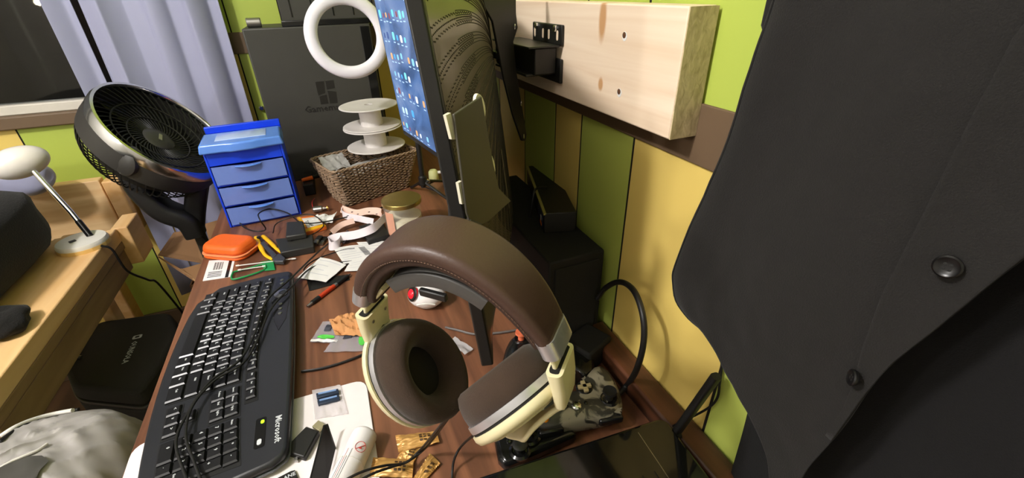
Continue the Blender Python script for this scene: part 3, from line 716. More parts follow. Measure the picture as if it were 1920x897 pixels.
# candle
cp_ = pz(762, 436); CR = .046
M_wax = mat('cream_wax', (240, 230, 196), .5); M_jar = mat('jar_glass', (235, 235, 230), .05, alpha=.10, coat=.4); M_gold = mat('gold_lid', (176, 156, 92), .28, metal=.85)
cn = thing('candle_jar', 'cream candle in a glass jar with a gold lid', 'candle', cp_)
MB().lathe([(.01, .003), (CR-.004, .003), (CR-.0035, .050), (.012, .050), (.004, .052)], 40, T(cp_)).build('wax', M_wax, cn, smooth=40)
MB().lathe([(.01, 0), (CR-.002, 0), (CR, .003), (CR, .086), (CR-.0025, .086), (CR-.0025, .003)], 44, T(cp_)).build('glass', M_jar, cn, smooth=40)
MB().lathe([(CR+.001, .083), (CR+.0015, .0835), (CR+.0015, .092), (CR, .0935), (.004, .0945)], 44, T(cp_)).build('lid', M_gold, cn, smooth=40)
def lab(u, v): q = math.radians(200+32*u); return (CR*1.012*math.cos(q), CR*1.012*math.sin(q), .008+.066*v)
MB().grid(lab, 12, 2, T(cp_)).build('label_sticker', mat('rose_label', (214, 156, 130), .6), cn, smooth=60)

# marker and plug in the gap between drawers and basket, adapter box behind
mk = thing('marker', 'black marker with a bright orange tip between drawers and basket', 'marker', pz(576, 345))
a_, b_ = pz(571, 352, .008), pz(586, 350, .008)
q1, q2 = pY(584, 327, 1.40), pY(564, 329, 1.40)
MB().tube([V((q1.x, q1.y, DZ+.040)), V((q1.x+.05, q1.y+.03, DZ+.040))], .0065, 10).build('barrel', M_black, mk, smooth=40)
MB().tube([V((q2.x, q2.y-.01, DZ+.040)), V((q1.x, q1.y, DZ+.040))], [.005, .0065], 10).build('tip', mat('marker_orange', (240, 104, 20), .4), mk, smooth=40)
tag(MB().span((-.115, 1.36, DZ), (-.085, 1.48, DZ+.0332)).build('pencil_box', M_black, bevel=.002), 'narrow black box behind the basket carrying the marker', 'box')
pgp = pz(812, 322, .03)
pl_ = thing('white_plug', 'small white plug with pale round base behind the monitor stand', 'plug', V((pgp.x, pgp.y, DZ)))
MB().lathe([(.014, 0), (.016, .003), (.015, .030), (.010, .036), (.002, .037)], 18, T(pgp.x, pgp.y, DZ)).build('base', mat('pale_lime', (212, 214, 150), .5), pl_, smooth=40)
MB().tube([V((pgp.x, pgp.y, DZ+.026)), V((pgp.x+.036, pgp.y-.012, DZ+.028))], .005, 10).build('arm', M_white, pl_, smooth=40)
# ======================= KEYBOARD =======================
M_kb = mat('keyboard_black', (38, 39, 43), .36, bump=.04, bscale=900); M_key = mat('key_black', (28, 28, 30), .30); M_leg = mat('key_legend', (205, 208, 212), .7); M_kbd = mat('keyboard_well', (14, 14, 15), .6)
fr_, nr_ = pz(549, 508, .022), pz(542, 836, .022)
ku = (nr_-fr_); ku.z = 0; KL = ku.length+.018; ku.normalize(); kv = V((0, 0, 1)).cross(ku)
KD = .165
tilt = .055
KM = basis(V((fr_.x, fr_.y, DZ+.005))-kv*KD, ku, kv, (0, 0, 1)) @ RX(tilt)     # x left to right of the board, y front to back
kb = thing('keyboard', 'black curved full-size keyboard with silver legends on the desk', 'keyboard', KM)
def sm(u): return .016*math.sin(math.pi*max(0, min(1, u/KL)))          # gentle bow of the rows
outl = []
for i in range(13): q = i/12; outl.append((KL*q, -.002-.019*math.sin(math.pi*min(1, max(0, (q*1.02))))**.8+(.030*(1-q/.12)**2 if q < .12 else 0)))
outl += [(KL+.006, .02), (KL+.008, .10), (KL+.004, KD-.02), (KL-.004, KD-.004)]
for i in range(9): q = 1-i/8; outl.append(((.012+(KL-.026)*q), KD+.004*math.sin(math.pi*q)))
outl += [(.002, KD-.006), (-.002, KD-.03), (-.003, .06), (-.001, .03)]
MB().prism(outl, .000, .0125, KM, .0).build('body', M_kb, kb, bevel=.005, seg=3)
MB().prism([(x, y) for x, y in outl], -.004, .0, KM, -.004).build('base_rim', mat('keyboard_rim', (96, 98, 104), .35), kb, bevel=.001)
pk = .0186
keyme = {}
def key(u0, v0, wd, hd, leg=None, off=(0, 0)):
    k = (round(wd, 4), round(hd, 4))
    yv = v0-sm(u0)
    sl = -(sm(u0+.004)-sm(u0-.004))/.008
    Mk = KM @ T(u0, yv, .0110) @ RZ(math.atan(sl)*.6)
    if k not in keyme:
        a_, b2 = (wd-.0012)/2, (hd-.0014)/2; ins = .0026; vs = []
        for (ka, kb2, z) in ((a_, b2, 0), (a_-.0004, b2-.0005, .0042), (a_-ins, b2-.0016, .0058)): vs += [(-ka, -kb2, z), (ka, -kb2, z), (ka, kb2, z), (-ka, kb2, z)]
        m = MB().add(vs, [(3,2,1,0), (8,9,10,11)]+[(4*l+i, 4*l+(i+1) % 4, 4*l+4+(i+1) % 4, 4*l+4+i) for l in (0, 1) for i in range(4)])
        o = m.build('key', M_key, None, smooth=30); me = o.data
        bpy.data.objects.remove(o); keyme[k] = me
    o = bpy.data.objects.new('key', keyme[k]); C.objects.link(o); o.parent = kb
    o.matrix_local = KM.inverted() @ Mk; WM[o.name] = Mk
    if leg:
        t_ = bpy.data.objects.new('legend', text_mesh(leg, .0062 if len(leg) == 1 else .0040)); 
        if not t_.data.materials: t_.data.materials.append(M_leg)
        C.objects.link(t_); t_.parent = o; t_.matrix_local = T(-wd*.14+off[0], hd*.10, .0060)
    return o
def kwell(u0_, u1_, v0_, v1_):
    n_ = 14; P = []
    for i in range(n_+1): u_ = u0_+(u1_-u0_)*i/n_; P.append((u_, v0_-sm(u_)))
    for i in range(n_+1): u_ = u1_+(u0_-u1_)*i/n_; P.append((u_, v1_-sm(u_)))
    MB().prism(P, .0105, .0130, KM).build('key_well', M_kbd, kb)
U0 = .030; vr = [.0275, .0465, .0650, .0835, .1020]            # bottom, z, a, q, number rows
kwell(U0-.012, U0+15*pk-.008, vr[0]-.011, vr[4]+.011); kwell(U0+15*pk-.001, U0+18.05*pk+.003, vr[3]-.011, vr[4]+.011); kwell(U0+15*pk-.001, U0+18.05*pk+.003, vr[0]-.011, vr[0]+.011)
kwell(U0+16*pk-.001, U0+17.05*pk+.003, vr[1]-.011, vr[1]+.011); kwell(U0+18.45*pk, U0+22.4*pk+.006, vr[0]-.011, vr[4]+.011)
def row(v, items, u=0.0):
    for it in items:
        wd, lg = (it, None) if isinstance(it, float) else (it[1], it[0]) if isinstance(it, tuple) else (1.0, it)
        if lg != '_': key(U0-.010+(u+wd/2)*pk, v, wd*pk, .0192, lg)
        u += wd
row(vr[4], ['`', '1', '2', '3', '4', '5', '6', '7', '8', '9', '0', '-', '=', ('Backspace', 2.0)])
row(vr[3], [('Tab', 1.5), 'Q', 'W', 'E', 'R', 'T', 'Y', 'U', 'I', 'O', 'P', '[', ']', ('\\', 1.5)])
row(vr[2], [('Caps', 1.75), 'A', 'S', 'D', 'F', 'G', 'H', 'J', 'K', 'L', ';', "'", ('Enter', 2.25)])
row(vr[1], [('Shift', 2.25), 'Z', 'X', 'C', 'V', 'B', 'N', 'M', ',', '.', '/', ('Shift', 2.75)])
for (u_, wd, lg) in ((0, 1.25, 'Ctrl'), (1.25, 1.15, 'Win'), (2.4, 1.15, 'Alt'), (3.55, 6.2, None), (9.75, 1.2, 'Alt'), (10.95, 1.2, 'Win'), (12.15, 1.2, 'Fn'), (13.35, 1.65, 'Ctrl')):
    key(U0-.010+(u_+wd/2)*pk, vr[0]-.004, wd*pk, .0235, lg)
nv = U0+15.55*pk
for i, (a, b_) in enumerate((('Insert', 'Delete'), ('Home', 'End'), ('PgUp', 'PgDn'))):
    key(nv+i*pk, vr[4], pk, .0192, a); key(nv+i*pk, vr[3], pk, .0192, b_)
key(nv+pk, vr[1], pk, .0192, '^')
for i, a in enumerate('<v>'): key(nv+i*pk, vr[0], pk, .0192, a)
np_ = U0+18.95*pk
for j, rw in enumerate((('0', '0', '.'), '123', '456', '789', ('Num', '/', '*'))):
    for i, a in enumerate(rw):
        if j == 0 and i < 2:
            if i == 0: key(np_+pk/2, vr[0], 2*pk, .0192, '0')
            continue
        key(np_+i*pk, vr[j], pk, .0192, a)
key(np_+3*pk, vr[4], pk, .0192, '-'); key(np_+3*pk, (vr[2]+vr[3])/2, pk, .0386, '+'); key(np_+3*pk, (vr[0]+vr[1])/2, pk, .0386, 'Ent')
vf = .1265
kwell(U0-.012, U0+17.2*pk, vf-.009, vf+.009)
fl = ['Esc', 'F1', 'F2', 'F3', 'F4', 'F5', 'F6', 'F7', 'F8', 'F9', 'F10', 'F11', 'F12', 'Prt', 'Scr', 'Brk']
u_ = 0
for i, a in enumerate(fl):
    if i in (1, 5, 9, 13): u_ += .35
    key(U0+u_*pk, vf, pk*1.0, .0150, a); u_ += 1
# media panel, lettering, light window
mp2 = MB().prism([(.022, -.011), (.10, -.020), (.17, -.012), (.20, -.004), (.17, .008), (.10, .013), (.022, .010)], .0115, .0131, KM @ T(.0, .150, 0)).build('media_panel', M_black_gloss, kb, bevel=.0005)
MB().lathe([(.0125, 0), (.0125, .0015), (.006, .002)], 24, KM @ T(.085, .147, .013)).build('volume_dial', M_steel, kb, smooth=40)
MB().lathe([(.0065, 0), (.0065, .0026), (.003, .003)], 20, KM @ T(.085, .150, .013)).build('mute_button', M_kb, kb, smooth=40)
for i in range(5): MB().lathe([(.0034, 0), (.0034, .0012), (.001, .0018)], 12, KM @ T((.035, .048, .120, .135, .15)[i], .147, .013)).build('media_button', M_steel, kb, smooth=40)
sp3 = MB().prism(rrect(.050, .013, .003), .0118, .0131, KM @ T(KL-.052, .131, 0)).build('light_window', M_black_gloss, kb)
MB().prism(rrect(.006, .0045, .002), .0131, .0137, KM @ T(KL-.069, .133, 0)).build('battery_light', mat('green_led', (150, 220, 30), .4, emit=1.0), kb)
MB().prism(rrect(.009, .0055, .0025), .0131, .0139, KM @ T(KL-.036, .131, 0)).build('function_lock_key', M_leg, kb)
text('lettering', 'Microsoft', .0115, M_leg, KM @ T(KL-.048, .153, .0130), kb)
# cable lying across the keyboard
KH = lambda x, y: pz(x, y, .032)
cb = thing('keyboard_cable', 'black cable draped lengthwise across the keyboard keys', 'cable', pz(440, 690, .03))
MB().tube(spline([pz(640, 440, .004), pz(600, 470, .01), KH(548, 520), KH(500, 565), KH(478, 625), KH(450, 675), KH(395, 715), KH(355, 770), KH(330, 830), KH(350, 900)], 8), .0019, 7).build('strand', M_cable, cb, smooth=60)
MB().tube(spline([pz(660, 490, .003), pz(590, 500, .008), KH(550, 535), KH(508, 580), KH(482, 640), KH(455, 682), KH(405, 712), KH(362, 760), KH(348, 815), KH(365, 870), KH(380, 910)], 8), .0019, 7).build('strand', M_cable, cb, smooth=60)

# white board under the keyboard's near end
M_mat = mat('white_board', (236, 228, 227), .55)
A_, B_, C_, D_ = pz(250, 835, .003), pz(686, 710, .003), pz(716, 915, .003), pz(215, 940, .003)
def rpoly(pts, r, n=5):
    out = []
    for i in range(len(pts)):
        p = V(pts[i]); a = (V(pts[i-1])-p); b_ = (V(pts[(i+1) % len(pts)])-p); a0 = p+a.normalized()*r; b0 = p+b_.normalized()*r
        for k in range(n+1): t_ = k/n; q = a0.lerp(p, t_).lerp(p.lerp(b0, t_), t_); out.append((q.x, q.y))
    return out
tag(MB().prism(rpoly([A_, B_, C_, D_], .022), DZ, DZ+.003).build('white_board', M_mat, bevel=.0008), 'white rounded board lying under the near end of the keyboard', 'board')

# ======================= DESK CLUTTER =======================
# orange zip case
M_or = mat('orange_case', (228, 98, 28), .5, bump=.1, bscale=700); M_or2 = mat('orange_zip', (236, 140, 90), .5)
oc = thing('zip_case', 'orange hard zip case lying left of the yellow cutters', 'case', pz(435, 480))
OM = flatM(436, 474, 0, 487, 478)
MB().prism(rrect(.112, .074, .024, 6), .0, .010, OM, .0).build('lower_shell', M_or, oc, bevel=.005, seg=3)
MB().prism(rrect(.114, .076, .025, 6), .010, .0135, OM, .0).build('zip', M_or2, oc, bevel=.001)
MB().prism(rrect(.112, .074, .024, 6), .0135, .034, OM, .13).build('upper_shell', M_or, oc, bevel=.008, seg=4)
# yellow cutters
M_ye = mat('yellow_grip', (240, 182, 22), .45); M_gm = mat('gunmetal', (92, 92, 96), .4, metal=.7)
wc = thing('wire_cutters', 'yellow and grey wire cutters beside the orange case', 'tool', pz(505, 465))
MB().tube(spline([pz(480, 445, .010), pz(487, 460, .010), pz(497, 478, .010), pz(512, 487, .010)], 6), [.005]*10+[.004]*9, 8, flat=.7).build('handle', M_ye, wc, smooth=60)
MB().tube(spline([pz(493, 443, .010), pz(507, 455, .010), pz(520, 468, .010), pz(531, 475, .010)], 6), [.005]*10+[.004]*9, 8, flat=.7).build('handle', M_ye, wc, smooth=60)
slab('jaw', ((508, 482), (524, 475), (535, 484), (531, 490), (514, 490)), .004, .013, M_gm, wc, bevel=.001)
slab('blade_bar', ((488, 456), (494, 452), (519, 478), (512, 483)), .008, .014, M_gm, wc, bevel=.0006)
MB().lathe([(.005, 0), (.005, .004), (.002, .005)], 14, T(pz(486, 447, .012))).build('pivot', M_black, wc, smooth=40)
# card
cdM = [(392, 489), (441, 486), (433, 519), (380, 527)]
kc = slab('plastic_card', cdM, 0, .0010, mat('card_white', (232, 232, 236), .35)); tag(kc, 'white plastic card with barcode and black stripe by the desk edge', 'card')
def lerp2(P, u, v):
    a = V((*P[0], 0)).lerp(V((*P[1], 0)), u); b_ = V((*P[3], 0)).lerp(V((*P[2], 0)), u); q = a.lerp(b_, v); return (q.x, q.y)
def qslab(name, P, u0_, u1_, v0_, v1_, h, m, parent, th=.0003): return slab(name, [lerp2(P, u0_, v0_), lerp2(P, u1_, v0_), lerp2(P, u1_, v1_), lerp2(P, u0_, v1_)], h, h+th, m, parent)
qslab('stripe', cdM, .78, .90, 0, 1, .0010, M_black_gloss, kc)
for i in range(14):
    if i % 4 != 3: qslab('barcode_bar', cdM, .26+.024*i, .26+.024*i+.012, .12, .5, .0010, M_print, kc)
for i in range(4): qslab('print_line', cdM, .12, .62, .60+.08*i, .63+.08*i, .0010, M_print, kc)
# green scraper tool and white swabs
M_gr = mat('green_tool', (20, 138, 72), .4)
gt = thing('plastic_tool', 'green plastic spudger tool with a flat blade end', 'tool', pz(475, 508))
slab('blade', ((489, 491), (512, 487), (516, 505), (496, 507)), .001, .004, M_gr, gt, bevel=.0008)
P = [pz(a, b_, .004) for a, b_ in ((436, 514), (434, 521), (440, 524), (470, 516), (497, 505), (494, 496), (468, 503), (440, 510))]
MB().tube(spline(P, 4, True), .0022, 6, closed=True).build('loop_handle', M_gr, gt, smooth=60)
for (a, b_, c_, d_, lb_) in ((442, 499, 555, 485, 'long white cotton swab stick above the green tool'), (446, 507, 500, 499, 'short white swab stick inside the green tool')):
    s_ = MB().tube([pz(a, b_, .0065), pz(c_, d_, .004)], .0012, 7); s_.tube([pz(a, b_, .0065), pz(a+6, b_-1, .0063)], [.0018, .0022], 8).tube([pz(c_-8, d_+1, .0042), pz(c_, d_, .004)], [.0022, .0016], 8)
    tag(s_.build('cotton_swab', M_paper, smooth=60), lb_, 'swab', 'white cotton swabs')
# black adapter pair
M_ad = mat('adapter_dark', (44, 43, 40), .5); M_cop = mat('copper_label', (190, 110, 60), .6)
ad = thing('power_adapter', 'black block adapter with copper edge in front of the drawers', 'adapter', pz(555, 458))
slab('lower_body', ((516, 448), (586, 440), (588, 462), (526, 474)), 0, .018, M_ad, ad, bevel=.002)
slab('upper_body', ((537, 416), (568, 414), (574, 438), (535, 444)), .018, .032, M_ad, ad, bevel=.003)
slab('copper_edge', ((541, 466), (572, 460), (572, 463), (541, 470)), .004, .006, M_cop, ad)
# gum packet
gp = thing('gum_packet', 'orange and yellow paper gum packet lettered in black among the cables', 'packet', pz(578, 420))
GP = [(556, 408), (590, 404), (612, 424), (572, 436)]
slab('wrapper', GP, 0, .011, mat('orange_wrap', (236, 120, 44), .5), gp, bevel=.002)
qslab('white_band', GP, .22, .95, .12, .78, .0112, M_paper, gp); qslab('yellow_band', GP, .0, 1, .80, .98, .0112, M_ye, gp); qslab('yellow_corner', GP, .0, .2, .0, .7, .0112, M_ye, gp)
qm = flatM(580, 419, .0117, 600, 431)
text('lettering', 'Trident', .013, M_print, qm, gp)
# crumpled tissue
crumple('tissue', T(pz(608, 411, .006)) @ RZ(-.3), .055, .045, .004, M_paper, .008, 5, 'small crumpled white tissue behind the gum packet', 'tissue')
# DC motor
mo_ = thing('small_motor', 'tiny silver electric motor with a brass gear near the basket', 'motor', pz(600, 392))
mM = T(pz(596, 392, .011)) @ RZ(-.15) @ RY(math.pi/2)
MB().lathe([(.008, -.012), (.0098, -.0105), (.0098, .0105), (.008, .012)], 20, mM, sx=.8).build('can', M_steel, mo_, smooth=40)
MB().lathe([(.003, .012), (.003, .017), (.0015, .0172), (.0015, .026), (.001, .0262)], 10, mM).build('shaft', M_white, mo_, smooth=40)
MB().lathe([(.0055, .0235), (.0065, .0235), (.0065, .0265), (.0055, .0265)], 10, mM, close=True).build('gear', mat('brass', (190, 150, 80), .3, metal=.9), mo_)
MB().tube(spline([mM @ V((0, .004, -.012)), pz(585, 380, .018), pz(590, 372, .012)], 5), .0008, 5).build('lead', mat('red_wire', (190, 40, 40), .5), mo_)
# patterned ribbon
M_rib = mat('white_ribbon', (228, 218, 222), .55); M_dot = mat('ribbon_dot', (44, 44, 60), .7); M_rib2 = mat('ribbon_back', (232, 196, 180), .6)
rb = thing('ribbon', 'white spotted fabric ribbon looped in a tangle by the candle', 'ribbon', pz(670, 420))
def rib(pts, w_, parent=rb, nm='loop', m=M_rib, up=(0, 0, 1)):
    return MB().sweep(spline(pts, 10), [(w_/2, .0004), (-w_/2, .0004), (-w_/2, -.0004), (w_/2, -.0004)], up).build(nm, m, parent, smooth=60)
rib([pz(722, 408, .028), pz(700, 428, .030), pz(668, 440, .022), pz(634, 445, .018), pz(618, 452, .014), pz(620, 462, .012), pz(634, 458, .012), pz(640, 446, .012)], .020, up=(.2, .5, .8))
rib([pz(640, 392, .018), pz(665, 400, .022), pz(690, 396, .026), pz(712, 398, .030), pz(716, 408, .030)], .020, up=(.1, .8, .6), m=M_rib2)
rib([pz(640, 393, .018), pz(646, 404, .014), pz(672, 410, .018), pz(700, 416, .022)], .016, up=(0, .7, .7))
rib([pz(622, 436, .012), pz(640, 422, .018), pz(664, 414, .022)], .014, up=(0, .6, .8), m=M_rib2)
for (a, b_, h_) in ((652, 405, .030), (671, 402, .036), (692, 398, .040), (706, 402, .042), (660, 398, .030)):
    MB().lathe([(.0028, 0), (.0028, .0006), (.001, .0008)], 10, T(pz(a, b_, h_-.006)) @ RX(-.7)).build('spot', M_dot, rb)
# dark clutter under the ribbon
tag(slab('card_reader', ((672, 424), (716, 412), (730, 440), (690, 452)), 0, .016, M_black, bevel=.002), 'flat black card reader half hidden under the white ribbon', 'card reader')
crumple('cellophane', T(pz(655, 446, .006)) @ RZ(.4), .05, .035, .004, mat('dark_film', (70, 66, 76), .15, alpha=.8), .010, 8, 'dark crinkled cellophane scrap beneath the ribbon loop', 'wrapper')
# USB cables
uc = thing('usb_cable', 'black USB cable with metal plug lying beside the white ribbon', 'cable', pz(605, 455))
def plug(parent, a, b_, h=.004):
    A0, B0 = pz(*a, h), pz(*b_, h); d = (B0-A0).normalized(); Mx = axes(A0, d)
    MB().prism(rrect(.012, .0065, .001, 2), -.022, 0, Mx).build('plug_body', M_black, parent, bevel=.001)
    MB().prism(rrect(.0115, .0045, .0004, 1), 0, .012, Mx).build('plug_shell', M_steel, parent)
plug(uc, (604, 454), (595, 466)); plug(uc, (594, 452), (586, 461), .010)
MB().tube(spline([pz(618, 440, .006), pz(640, 425, .008), pz(690, 400, .010), pz(740, 380, .008)], 6), .0024, 7).build('cord', M_cable, uc, smooth=60)
cable('loose_cable', [pz(446, 415, .01), pz(460, 428, .012), pz(482, 434, .012), pz(498, 430, .014), pz(487, 412, .05), pz(486, 400, .045), pz(508, 392, .035), pz(540, 400, .03), pz(566, 418, .022), pz(610, 416, .018), pz(660, 405, .012)], .0017, M_cable, 'thin black cable arching in front of the blue drawers')
cable('loose_cable', [pz(512, 437, .012), pz(518, 420, .02), pz(545, 408, .03), pz(580, 402, .028), pz(600, 412, .02), pz(606, 425, .014), pz(585, 440, .012), pz(545, 452, .02)], .0014, M_cable, 'black cable looped over the gum packet')
cable('loose_cable', [pz(655, 496, .003), pz(600, 512, .004), pz(570, 508, .006), pz(590, 488, .006), pz(640, 470, .004), pz(665, 466, .004)], .0016, M_cable, 'black cable crossing the folded note')
cable('loose_cable', [pz(565, 697, .003), pz(600, 692, .003), pz(640, 681, .003), pz(680, 665, .003), pz(720, 640, .003), pz(790, 610, .003)], .0022, M_cable, 'black cord running from under the keyboard to the headphones')
cable('grey_cable', [pz(835, 614, .003), pz(860, 620, .003), pz(890, 627, .003), pz(930, 625, .003), pz(965, 620, .003), pz(1010, 612, .003)], .0022, mat('grey_rubber', (98, 92, 90), .5), 'grey cable on the desk behind the small clear bag')
cable('grey_cable', [pz(950, 560, .004), pz(972, 586, .005), pz(1000, 606, .005), pz(1040, 622, .004)], .0024, MATS['grey_rubber'], 'grey cable behind the headband next to the orange thumbstick')
# receipts
def receipt(P, label, nm='receipt', lines=7, bar=None, curl=0.0, seed=0):
    def f(u, v):
        q = lerp2(P, u, v); p = pz(q[0], q[1], .002); p.z += .0025+curl*(math.sin(u*math.pi*1.1)*.004+abs(u-.5)*.006)+.001*noise.noise(V((u*3, v*3, seed))); return p
    o = MB().grid(f, 8, 8, th=V((0, 0, -.0004))).build(nm, M_paper, smooth=40); tag(o, label, 'receipt' if nm == 'receipt' else 'paper')
    for i in range(lines):
        a = .1+.8*i/lines; 
        def g(u, v, a=a): p = f(.08+(.5 if i % 3 else .8)*u, a+.022*v); return V(p)+V((0, 0, .0004))
        MB().grid(g, 6, 1).build('print_line', mat('faint_print', (196, 196, 202), .8), o)
    if bar:
        for k in range(10):
            def g(u, v, k=k): p = f(bar[0]+(bar[1]-bar[0])*v, bar[2]+(bar[3]-bar[2])*(k+.55*u)/10); return V(p)+V((0, 0, .0006))
            MB().grid(g, 1, 3).build('barcode_bar', M_print, o)
    return o
receipt([(669, 456), (770, 452), (742, 482), (690, 480)], 'white receipt lying under the other two beside the candle', lines=4, seed=2)
receipt([(625, 467), (686, 459), (712, 484), (645, 497)], 'white printed receipt with barcode, topmost by the ribbon', lines=6, bar=(.70, .88, .2, .75), seed=4)
receipt([(655, 495), (722, 480), (706, 508), (646, 511)], 'white receipt nearest to the brown headband', lines=3, seed=6)
receipt([(602, 487), (650, 500), (612, 533), (556, 527)], 'white folded note paper left of the red pen', nm='note_paper', lines=4, curl=1.2, seed=9)
tag(slab('blue_leaflet', ((706, 466), (730, 455), (762, 460), (735, 480)), .006, .0066, mat('leaflet_blue', (60, 150, 190), .4)), 'blue printed leaflet edge beside the receipts and candle', 'leaflet')
# pen
pa, pb_ = pz(576, 575, .0045), pz(657, 514, .0045); pn = thing('pen', 'red and black screwdriver pen lying right of the keyboard', 'pen', (pa+pb_)/2)
def seg(a, b_, r_, nm, m): MB().tube([pa.lerp(pb_, a), pa.lerp(pb_, b_)], r_, 10).build(nm, m, pn, smooth=40)
seg(0, .10, [.0022, .003], 'clip_end', M_steel); seg(.10, .26, .0046, 'cap', M_black); seg(.26, .60, .0046, 'barrel', mat('red_barrel', (196, 62, 26), .3)); seg(.60, .66, .0044, 'collar', M_steel); seg(.66, .93, [.0048, .0042], 'grip', M_black); seg(.93, 1.0, [.0036, .0010], 'tip', M_gm)
tag(slab('black_card', ((575, 525), (652, 515), (656, 525), (580, 546)), 0, .0012, M_black), 'thin black card under the folded note by the keyboard', 'card')
# zip bags with green stickers, brown paper
M_bag = mat('zip_bag', (196, 192, 200), .18, alpha=.36, coat=.5); M_gs = mat('green_sticker', (86, 196, 76), .5)
def zbag(P, lab_, st_, sd_, strip):
    def f(u, v):
        q = lerp2(P, u, v); p = pz(q[0], q[1], .002); p.z += .0025+.0022*noise.noise(V((u*5, v*5, sd_))); return p
    o = MB().grid(f, 12, 10, th=V((0, 0, -.0012))).build('zip_bag', M_bag, smooth=35); tag(o, lab_, 'bag')
    def g(u, v): return V(f(u, strip+.12*v))+V((0, 0, .0008))
    MB().grid(g, 10, 1).build('zip_strip', M_paper, o)
    def h(u, v): 
        a = 2*math.pi*u; return V(f(min(.98, max(.02, st_[0]+st_[2]*math.cos(a)*v)), min(.98, max(0, st_[1]+st_[3]*math.sin(a)*v))))+V((0, 0, .0014))
    MB().grid(h, 16, 2).build('sticker', M_gs, o)
    def k(u, v): return V(f(.28+.25*u, .2+.28*v))+V((0, 0, -.0006+.002))
    MB().grid(k, 2, 2).build('small_chip', mat('chip_dark', (60, 62, 72), .5), o)
    return o
zbag([(606, 605), (650, 604), (632, 645), (582, 643)], 'small clear zip bag with green sticker left of the brown paper', (.5, .78, .34, .10), 1, .88)
zbag([(640, 620), (692, 612), (690, 660), (607, 662)], 'small clear zip bag with green sticker under the brown paper', (.84, .5, .10, .30), 5, .02)
def brown(u, v):
    q = lerp2([(617, 600), (690, 585), (694, 632), (628, 628)], u, v); p = pz(q[0], q[1], .008)
    p.z += .004+.010*noise.noise(V((u*4, v*4, 2.0)))+.012*math.sin(math.pi*u)*math.sin(math.pi*v)+.006*noise.noise(V((u*9, v*9, 5.)))-.006*abs(v-.5); return p
tag(MB().grid(brown, 22, 16, th=V((0, 0, -.001))).build('brown_paper', mat('kraft_paper', (196, 140, 88), .8), smooth=25), 'crumpled brown kraft paper scrap beside the cream headphone yoke', 'paper')
# white round webcam-like mouse with red lens
wm = thing('trackball', 'white rounded trackball mouse with a glowing red ball under the hanger', 'mouse', pz(803, 560))
bc = pz(800, 552, .024); rt_h = Rt.copy(); rt_h.z = 0; rt_h.normalize(); back = V((0, 0, 1)).cross(rt_h)
BMx = basis(bc, rt_h, back, (0, 0, 1))
MB().ball((0, 0, 0), 1, 20, BMx, (.036, .030, .024)).build('shell', mat('white_gloss', (238, 234, 232), .2), wm, smooth=60)
MB().ball((-.019, -.012, .010), 1, 12, BMx, (.013, .013, .012)).build('red_ball', mat('red_ball', (226, 32, 46), .12, emit=.25), wm, smooth=60)
MB().lathe([(.0130, -.001), (.0150, 0), (.0130, .0022)], 20, BMx @ axes((-.0225, -.016, .0135), (-.7, -.55, .45))).build('socket_ring', M_black, wm, smooth=40)
MB().tube([BMx @ V((-.014+.034*i/8, -.0275-.0022*math.sin(math.pi*i/8), -.004+.004*math.sin(math.pi*i/8))) for i in range(9)], .0016, 6).build('side_button', M_white, wm, smooth=60)
MB().ball((-.000, .0, -.0205), 1, 12, BMx, (.022, .018, .0035)).build('foot', M_white, wm, smooth=60)
# clear bag scrap
crumple('plastic_scrap', T(pz(862, 650, .004)) @ RZ(-1.1), .045, .020, .002, mat('scrap_film', (208, 204, 206), .15, alpha=.55, coat=.5), .004, 12, 'small crinkled clear plastic bag between the ear cup and display', 'bag', 12, 8)
# connector packet on the white board
def cpk(u, v):
    q = lerp2([(585, 732), (638, 722), (652, 776), (590, 786)], u, v); p = pz(q[0], q[1], .005); p.z += .002*noise.noise(V((u*6, v*6, 1))); return p
ck = MB().grid(cpk, 12, 10, th=V((0, 0, -.001))).build('connector_packet', mat('packet_film', (236, 230, 232), .15, alpha=.35, coat=.6), smooth=35); tag(ck, 'clear packet with blue connectors lying on the white board', 'packet')
for i in range(2):
    P = [lerp2([(592, 738), (634, 729), (637, 752), (597, 763)], a, b_+.5*i) for a, b_ in ((0, 0), (1, 0), (1, .36), (0, .36))]
    slab('connector', P, .0045, .009, mat('connector_navy', (34, 46, 66), .4), ck, bevel=.0006)
    P = [lerp2([(592, 738), (634, 729), (637, 752), (597, 763)], a, b_+.5*i) for a, b_ in ((.1, 0), (.9, 0), (.9, .12), (.1, .12))]
    slab('connector_slot', P, .009, .0096, mat('connector_blue', (120, 150, 196), .4), ck)
# usb dongle
ud = thing('usb_dongle', 'black USB dongle with pale metal plug near the keyboard corner', 'dongle', pz(570, 825))
slab('body', ((574, 799), (598, 808), (570, 858), (535, 848), (536, 838)), .003, .013, M_black, ud, bevel=.002)
slab('plug_shell', ((585, 800), (597, 788), (608, 796), (598, 808)), .005, .0095, mat('pale_metal', (186, 176, 140), .35, metal=.6), ud, bevel=.0004)
slab('pin', ((549, 853), (556, 850), (558, 864), (553, 864)), .004, .008, M_steel, ud)
